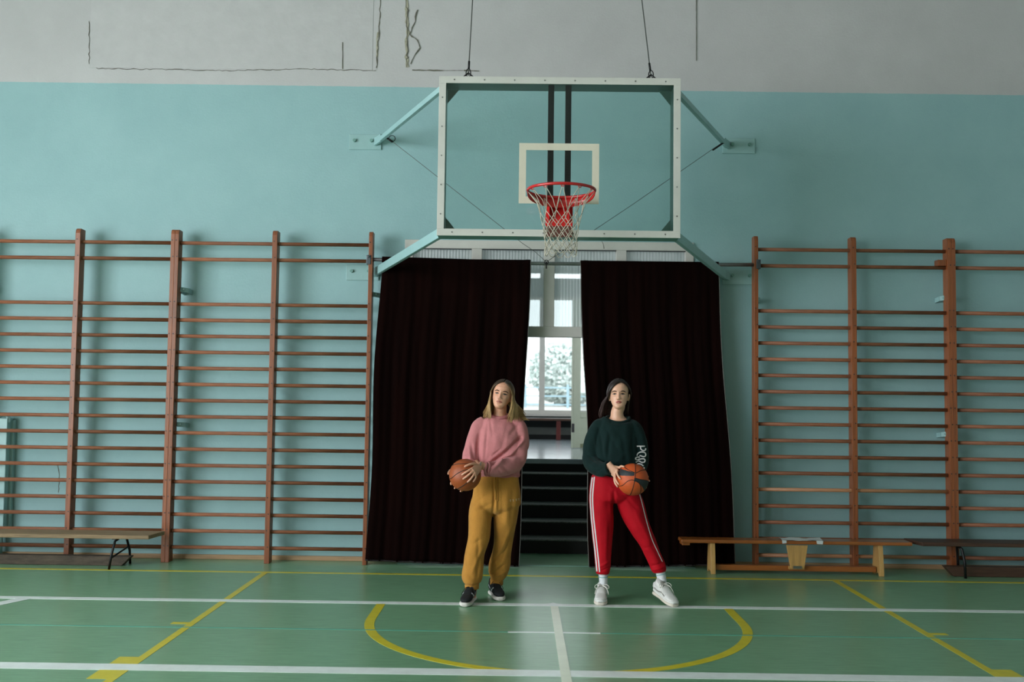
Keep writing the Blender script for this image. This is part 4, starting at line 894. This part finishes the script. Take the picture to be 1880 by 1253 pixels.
# hair
def fall1(x, y, yy): return at(x, y, yy)
sp_ = []; rnd = random.Random(11)
for i in range(230):                                  # viewer's right side (longer, fuller)
    t = i/229; az = R(70+118*t); d1 = (math.sin(az)*1.02, -math.cos(az), -.12); y0 = -.75+1.25*t
    d0 = (.10+.04*rnd.random(), y0*.9, .95-.25*abs(y0))
    ex = 931+34*(min(1, t*1.5)**.7)-10*max(0, t-.6)*2.5+rnd.uniform(-3, 3); ey = rnd.uniform(763, 777)-4*t; yy = Y1-.135+.22*t
    q = HM1 @ (Vector((0, .006, .128))+Vector((d1[0]*.092, d1[1]*.118, d1[2]*.1)))
    e = Vector(at(ex, ey, yy)); m1 = q.lerp(e, .45)+Vector((.006*(1-t), -.004, .0)); 
    sp_.append((d0, d1, [m1, q.lerp(e, .75)+Vector((.006, 0, 0)), e], .12))
for i in range(200):                                  # viewer's left side
    t = i/199; az = R(72+111*t); d1 = (-math.sin(az), -math.cos(az), -.12); y0 = -.75+1.25*t
    d0 = (.06-.03*rnd.random(), y0*.9, .95-.25*abs(y0))
    ex = 901-13*(min(1, t*2)**.7)+14*max(0, t-.45)+rnd.uniform(-2.5, 2.5); ey = rnd.uniform(758, 771)-2*t; yy = Y1-.10+.20*t
    q = HM1 @ (Vector((0, .006, .128))+Vector((d1[0]*.092, d1[1]*.118, d1[2]*.1)))
    e = Vector(at(ex, ey, yy)); m1 = q.lerp(e, .45)+Vector((-.004*(1-t), 0, 0))
    sp_.append((d0, d1, [m1, q.lerp(e, .75), e], .12))
HB = hair_material('blonde_hair', '#3A2A1F', '#B08D5E', at(900, 745, Y1).z, at(900, 703, Y1).z)
hmb = hair(p1, HM1, sp_, None, seed=2, wid=.0062, flare=.12)
# a few loose ends over the shoulder
for k in range(5): hmb.tube(spline([at(958, 764+k, -.93), at(964, 767+k, -.93), at(968+k, 770+k*.6, -.93)], 4), [.004-.0003*i for i in range(9)], 6)
capm = MB(); capm.sphere((0, 0, 0), 1, 32)
hmb.add([HM1 @ (Vector((0, .012, .132))+Vector((x*.0745, y*.094+.006, z*.0965))) for x, y, z in [p for p in capm.v]], [q for q in capm.f if all((capm.v[i][1] > -.35 or capm.v[i][2] > .93) for i in q)])
hmb.build('hair', HB, p1, True)

# ------------------------------------------------------------------ woman in dark green sweatshirt and red track trousers
Y2 = -.90
p2 = thing('person', (.55, Y2, 0), 'woman in a dark green sweatshirt and red track pants holding a two-tone basketball', 'person')
B2 = Vector(at(1161.5, 881, -1.18))
basketball(B2, BR, [[(.12, .99), (.09, .7), (.05, .35), (0, 0), (-.09, -.47), (-.2, -.98)], [(-.92, -.40), (-.7, -.32), (-.45, -.06), (-.2, .05), (.03, .02), (.1, 0), (.3, -.15), (.42, -.45), (.42, -.8), (.38, -.92)], [(.02, .5), (-.3, .62), (-.55, .78)], [(.06, .17), (.4, .08), (.7, .03), (.99, -.1)], [(.05, .45), (.45, .62), (.75, .62)]], 'orange and charcoal basketball held by the woman in dark green', True)
HM2 = head_matrix(at(1136, 747.8, Y2-.108), R(7), R(8), R(-1))
bm = MB(); head(bm, HM2, .98)
nb = HM2 @ Vector((0, .02, .03))
bm.loft([(nb+Vector((0, 0, .03)), .044, .05), (nb, .046, .052), (at(1133, 757, Y2), .047, .052), (at(1133, 767, Y2+.005), .058, .058), (at(1133, 775, Y2+.008), .12, .075), (at(1132, 798, Y2), .14, .085), (at(1130, 850, Y2), .125, .085), (at(1129, 885, Y2), .14, .095), (at(1129, 903, Y2), .11, .08), (at(1129, 912, Y2), .05, .05)], 28)
bm.loft(A3([(1108, 905, Y2, .065, .075), (1105, 960, Y2, .062, .068), (1106, 1005, Y2-.01, .042, .046), (1106.5, 1045, Y2, .030, .034), (1108, 1078, Y2, .024, .028), (1107.5, 1092, Y2-.01, .022, .026)], Y2), 20)
bm.loft(A3([(1150, 905, Y2, .065, .075), (1170, 960, Y2-.01, .056, .062), (1191, 1005, Y2-.01, .038, .045), (1209.5, 1042, Y2, .028, .034), (1216.5, 1072, Y2-.01, .024, .028), (1217.5, 1084, Y2-.025, .022, .026)], Y2), 20)
W2R = Vector(at(1120, 856, -1.15)); W2L = B2+Vector((.04, .125, -.02))
bm.loft([(at(1098, 786, Y2), .045, .045), (at(1087, 818, Y2), .04, .042), (at(1084, 852, Y2-.05), .036, .036), (at(1104, 859, Y2-.17), .032, .032), (W2R, .022, .024)], 16, ref=(0, 1, 0))
bm.loft([(at(1167, 788, Y2), .045, .045), (at(1175, 820, Y2+.01), .04, .042), (at(1178, 852, Y2), .036, .036), (W2L+Vector((.01, .03, .02)), .026, .026)], 16, ref=(0, 1, 0))
def bp(x, y): return ball_hit(B2, BH, x, y)
kn = [bp(1134.5, 864), bp(1131.5, 868), bp(1129.5, 872), bp(1128, 876)]
kn = [k+Vector(q) for k, q in zip(kn, ((-.004, -.006, .0), (-.008, 0, 0), (-.008, .006, 0), (-.008, .014, 0)))]
palm(bm, W2R, kn)
for k, (x, y), yy, r0 in zip(kn, ((1139, 880), (1136, 889.5), (1133.6, 893.5), (1132, 896)), (0, 0, 0, .01), (.0094, .0096, .0091, .0083)): finger(bm, on_ball(B2, BH, k, bp(x, y)+Vector((0, yy, 0)), 7, .004), r0, r0*.74)
th0 = bp(1131, 854)+Vector((0, 0, .004)); finger(bm, [W2R.lerp(th0, .4)]+on_ball(B2, BH, th0, bp(1145.5, 857.6), 6, .005), .0106, .008)
kb = [B2+Vector(q).normalized()*(BH+.004) for q in ((.50, .82, .30), (.50, .85, .02), (.42, .85, -.28), (.25, .82, -.52))]
palm(bm, W2L, kb)
for k, (x, y), yy in zip(kb, ((1191.5, 877), (1192.5, 884), (1188, 897), (1180, 906)), (.035, .006, .03, .035)): finger(bm, on_ball(B2, BH, k, rimpt(B2, x, y, yy), 7, .003), .0084, .0066)
finger(bm, on_ball(B2, BH, W2L, B2+Vector((-.3, .6, .75)).normalized()*BH, 6, .004), .0095, .007)
me = remeshed(bm, 'body', .0034, 3, .4); body2 = link('body', me, SKIN2, p2, True); body2['label'] = 'pale skin of the woman in dark green'
face(bvh_of(me), HM2, body2, LIPS2)
sw = MB().loft([(at(1134, 767, Y2+.004), .082, .068), (at(1134, 770, Y2+.004), .098, .076), (at(1133, 775, Y2), .130, .084), (at(1132, 785, Y2), .152, .098), (at(1131, 805, Y2), .168, .114), (at(1130, 832, Y2-.005), .166, .124), (at(1130, 855, Y2-.005), .166, .126), (at(1130, 868, Y2), .164, .122), (at(1130, 874, Y2), .152, .114), (at(1130, 877, Y2), .14, .104)], 40, e=2.3)
sw.loft([(at(1114, 778, Y2), .045, .05), (at(1100, 784, Y2), .058, .062), (at(1089, 806, Y2), .062, .068), (at(1085, 830, Y2-.015), .064, .068), (at(1085.5, 848, Y2-.05), .062, .066), (at(1093, 858, Y2-.12), .062, .062), (at(1103, 862, Y2-.175), .057, .052), (at(1112, 861, Y2-.22), .046, .038), (at(1116.5, 860, Y2-.24), .043, .033)], 24, ref=(0, .3, 1))
sw.loft([(at(1148, 780, Y2), .045, .05), (at(1162, 785, Y2), .055, .06), (at(1171, 802, Y2), .059, .066), (at(1177, 830, Y2), .058, .064), (at(1178, 852, Y2-.01), .054, .06), (at(1174, 868, Y2-.05), .046, .048), (at(1170, 874, Y2-.08), .04, .04)], 24, ref=(1, 0, 0))
me = remeshed(sw, 'sweatshirt', .0055, 16)
P_, N_ = arrays(me); zc = at(1134, 780, Y2).z; P_[:, 2] -= .030*np.clip((P_[:, 2]-zc)/.045, 0, 1)*np.clip((Y2+.02-P_[:, 1])/.08, 0, 1)*np.clip(1-(np.abs(P_[:, 0]-at(1134.5, 770, Y2).x)-.06)/.05, 0, 1); setco(me, P_)
F = [((1099, 790), (1108, 850), .010, -.012), ((1112, 795), (1104, 850), .012, .008), ((1118, 800), (1112, 855), .010, -.007), ((1090, 800), (1098, 840), .010, .006), ((1078, 835), (1096, 848), .008, -.008), ((1076, 848), (1100, 862), .008, .007), ((1085, 870), (1108, 850), .009, -.007), ((1110, 785), (1135, 830), .012, -.004), ((1160, 790), (1160, 850), .010, -.012), ((1125, 850), (1150, 830), .012, .004), ((1140, 800), (1150, 860), .012, -.004), ((1096, 870), (1110, 866), .008, .006)]
drape(me, F, .0065, 10, .55, 13.1); sweat2 = link('sweatshirt', me, GREEN, p2, True)
nc = [Vector(at(1134.5, 768, Y2+.004))+Vector((.087*math.cos(q), .070*math.sin(q), -.016*max(0, -math.sin(q))+.014*math.sin(q)+.004*math.cos(q)**2-.002)) for q in np.linspace(0, 2*math.pi, 33)[:-1]]
MB().tube(nc, .0115, 8, closed=True).build('neckband', GREEN, sweat2, True)
cb = MB(); c = Vector(at(1115, 860.5, Y2-.235)); ax = (W2R-Vector(at(1103, 862, Y2-.175))).normalized(); s1 = ax.cross(Vector((0, 0, 1))).normalized(); s2 = ax.cross(s1)
for k in range(2): cb.tube([c+ax*(.012*k)+s1*(.033*math.cos(q))+s2*(.042*math.sin(q)) for q in np.linspace(0, 2*math.pi, 25)[:-1]], .0095, 8, closed=True)
cb.build('cuff', GREEN, sweat2, True)
# sleeve lettering running down the arm: P A R C
bvs = bvh_of(me)
for st_ in ([(1169, 819.8), (1176, 819.8), (1184, 819.8)], [(1176.3, 820.5), (1176.8, 825.3), (1181, 827.8), (1185, 826.6), (1185.3, 823.6)],
            [(1169.5, 837.2), (1170.6, 834), (1173.7, 831.4), (1178.3, 830.4), (1183.3, 831.3), (1185.6, 834.4), (1184.6, 838), (1181.6, 839), (1177.3, 837.7), (1174.2, 836.8)],
            [(1174.7, 839.9), (1169.4, 840), (1166.9, 842.3), (1168.4, 844.6), (1173.2, 843.9), (1178.3, 842.9), (1182.6, 843.2), (1184.4, 846), (1182.6, 849.2), (1179.5, 849)], [(1167.2, 849.4), (1172.1, 846.9), (1176.5, 848.6), (1180, 850.6)],
            [(1168, 853.8), (1172.1, 851.9), (1177.3, 853.2), (1181.5, 856.3)], [(1182, 858.5), (1183.2, 861)]):
    ribbon(bvs, spline([at(x, y, -1.05) for x, y in st_], 5), .0088, WHF, 'sleeve_letter', sweat2, off=.0016, eye=True)
pt = MB().loft([(at(1130, 868, Y2), .148, .108), (at(1130, 876, Y2), .178, .116), (at(1128.5, 892, Y2), .188, .125), (at(1128, 906, Y2), .192, .130), (at(1130, 915, Y2), .165, .120), (at(1131, 921, Y2), .10, .09), (at(1131, 925, Y2), .04, .05)], 36, e=2.4)
pt.loft(A3([(1106, 895, Y2, .09, .105), (1104, 912, Y2, .096, .11), (1104.5, 935, Y2, .092, .105), (1105, 960, Y2-.005, .086, .095), (1106, 990, Y2-.01, .076, .086), (1106.5, 1020, Y2-.01, .064, .076), (1106.5, 1038, Y2-.005, .058, .07), (1106, 1048, Y2, .055, .066), (1106, 1054, Y2, .05, .058)], Y2), 28, ref=(1, 0, 0))
pt.loft(A3([(1145, 895, Y2, .09, .105), (1152, 912, Y2, .098, .11), (1161, 935, Y2-.005, .098, .105), (1171, 960, Y2-.01, .084, .096), (1185, 990, Y2-.01, .068, .084), (1198, 1018, Y2-.005, .060, .074), (1206.5, 1036, Y2, .060, .07), (1210, 1045, Y2, .058, .066), (1211, 1051, Y2, .048, .056)], Y2), 28, ref=(1, 0, -.25))
me = remeshed(pt, 'track_pants', .006, 5)
F = [((1125, 900), (1127, 945), .008, -.012), ((1118, 905), (1120, 960), .010, .006), ((1135, 915), (1160, 965), .012, -.005), ((1140, 905), (1170, 935), .010, -.006), ((1118, 890), (1140, 920), .010, .004), ((1112, 960), (1112, 1030), .012, .005), ((1118, 970), (1115, 1020), .008, -.005), ((1100, 1040), (1116, 1030), .007, .007), ((1102, 1048), (1118, 1040), .006, -.006), ((1165, 940), (1195, 1000), .012, .006), ((1190, 990), (1215, 1035), .010, -.005), ((1192, 1040), (1218, 1032), .007, -.007), ((1196, 1047), (1220, 1040), .006, .006), ((1180, 1005), (1205, 1000), .008, -.004)]
drape(me, F, .0055, 9, .5, 17.7); trk = link('track_pants', me, REDP, p2, True)
bvt = bvh_of(me)
def stripe(px, wd=.011): ribbon(bvt, spline([at(x, y, Y2-.1) for x, y in px], 8), wd, WHF, 'side_stripe', trk, off=.0018, eye=True)
stripe([(1091.5, 876), (1090, 890), (1088, 915), (1090, 950), (1094.5, 990), (1098.5, 1025), (1101, 1051)], .009)
stripe([(1087.5, 877), (1085.5, 892), (1083.8, 915), (1085.8, 950), (1090, 990), (1093.8, 1025), (1096, 1050)], .009)
stripe([(1174, 908), (1177.5, 920), (1185, 950), (1191, 972), (1197.5, 992), (1208, 1015), (1216, 1032)], .005)
# socks
for pts in ([(1107, 1046, Y2, .036, .040), (1107.5, 1060, Y2, .033, .038), (1108, 1078, Y2, .031, .037), (1107.5, 1090, Y2-.01, .033, .04)], [(1211, 1043, Y2, .038, .042), (1213.5, 1056, Y2, .035, .040), (1216.5, 1072, Y2-.01, .033, .039), (1217.5, 1086, Y2-.025, .033, .040)]):
    sk = MB().loft(A3(pts, Y2), 24, sub=5).build('sock', SOCK, p2, True)
    c = Vector(at(pts[1][0]-.3, pts[1][1]-.5, Y2)); d = (Vector(at(*pts[2][:3]))-Vector(at(*pts[1][:3]))).normalized(); u = Vector((1, 0, 0)); u = (u-d*u.dot(d)).normalized(); q_ = d.cross(u)
    MB().tube([c+u*((pts[1][3]+.0005)*math.cos(q))+q_*((pts[1][4]+.0005)*math.sin(q)) for q in np.linspace(0, 2*math.pi, 25)[:-1]], .0052, 6, closed=True, flat=.35, ref=None).build('sock_band', TEALB, sk, True)
h = onfloor(1107, 1094); t_ = onfloor(1103.5, 1113); shoe(p2, shoe_matrix(h, t_), 'white', 1)
t_ = onfloor(1238, 1116); h = t_+Vector((-.105, .24, 0)); shoe(p2, shoe_matrix(h, t_, R(10)), 'white', -1)
# hair swept back behind the ears
sp_ = []; rnd = random.Random(5)
for i in range(190):                                  # viewer's left
    t = i/189; az = R(66+116*t); d1 = (-math.sin(az)*1.1, -math.cos(az)*1.05, -.2-.1*t); y0 = -.86+1.39*t
    d0 = (.12*(1-t)+.02, y0*.85, .95-.25*abs(y0))
    ex = 1102+17*t+rnd.uniform(-3.5, 3.5); ey = rnd.uniform(760, 769)-2*t; yy = Y2+.03+.07*t
    q = HM2 @ (Vector((0, .006, .128))+Vector((d1[0]*.083, d1[1]*.108, d1[2]*.1))); e = Vector(at(ex, ey, yy))
    sp_.append((d0, d1, [q.lerp(e, .4)+Vector((-.012+rnd.uniform(-.006, .006), .01, 0)), q.lerp(e, .75)+Vector((-.010+rnd.uniform(-.008, .008), .005, 0)), e], .35))
for i in range(140):                                  # viewer's right, tucked behind the ear
    t = i/139; az = R(94+83*t); d1 = (math.sin(az)*1.04, -math.cos(az)*1.05, -.05-.25*t); y0 = -.86+1.39*t
    d0 = (.10*(1-t)+.03, y0*.85, .95-.25*abs(y0))
    ex = 1151-6*t+rnd.uniform(-2, 2); ey = rnd.uniform(756, 766); yy = Y2+.06+.05*t
    q = HM2 @ (Vector((0, .006, .128))+Vector((d1[0]*.083, d1[1]*.108, d1[2]*.1))); e = Vector(at(ex, ey, yy))
    sp_.append((d0, d1, [q.lerp(e, .4)+Vector((0, .01, 0)), q.lerp(e, .75), e], .35))
HD = hair_material('dark_brown_hair', '#221513', '#3A2622', at(1100, 760, Y2).z, at(1100, 715, Y2).z)
hmb = hair(p2, HM2, sp_, None, seed=3, wid=.0068, vol=.05, flare=.10)
hmb.add([HM2 @ (Vector((0, .012, .130))+Vector((x*.0760, y*.096+.006, z*.0985))) for x, y, z in capm.v], [q for q in capm.f if all((capm.v[i][1] > -.45 or capm.v[i][2] > .90) for i in q)])
hmb.build('hair', HD, p2, True)
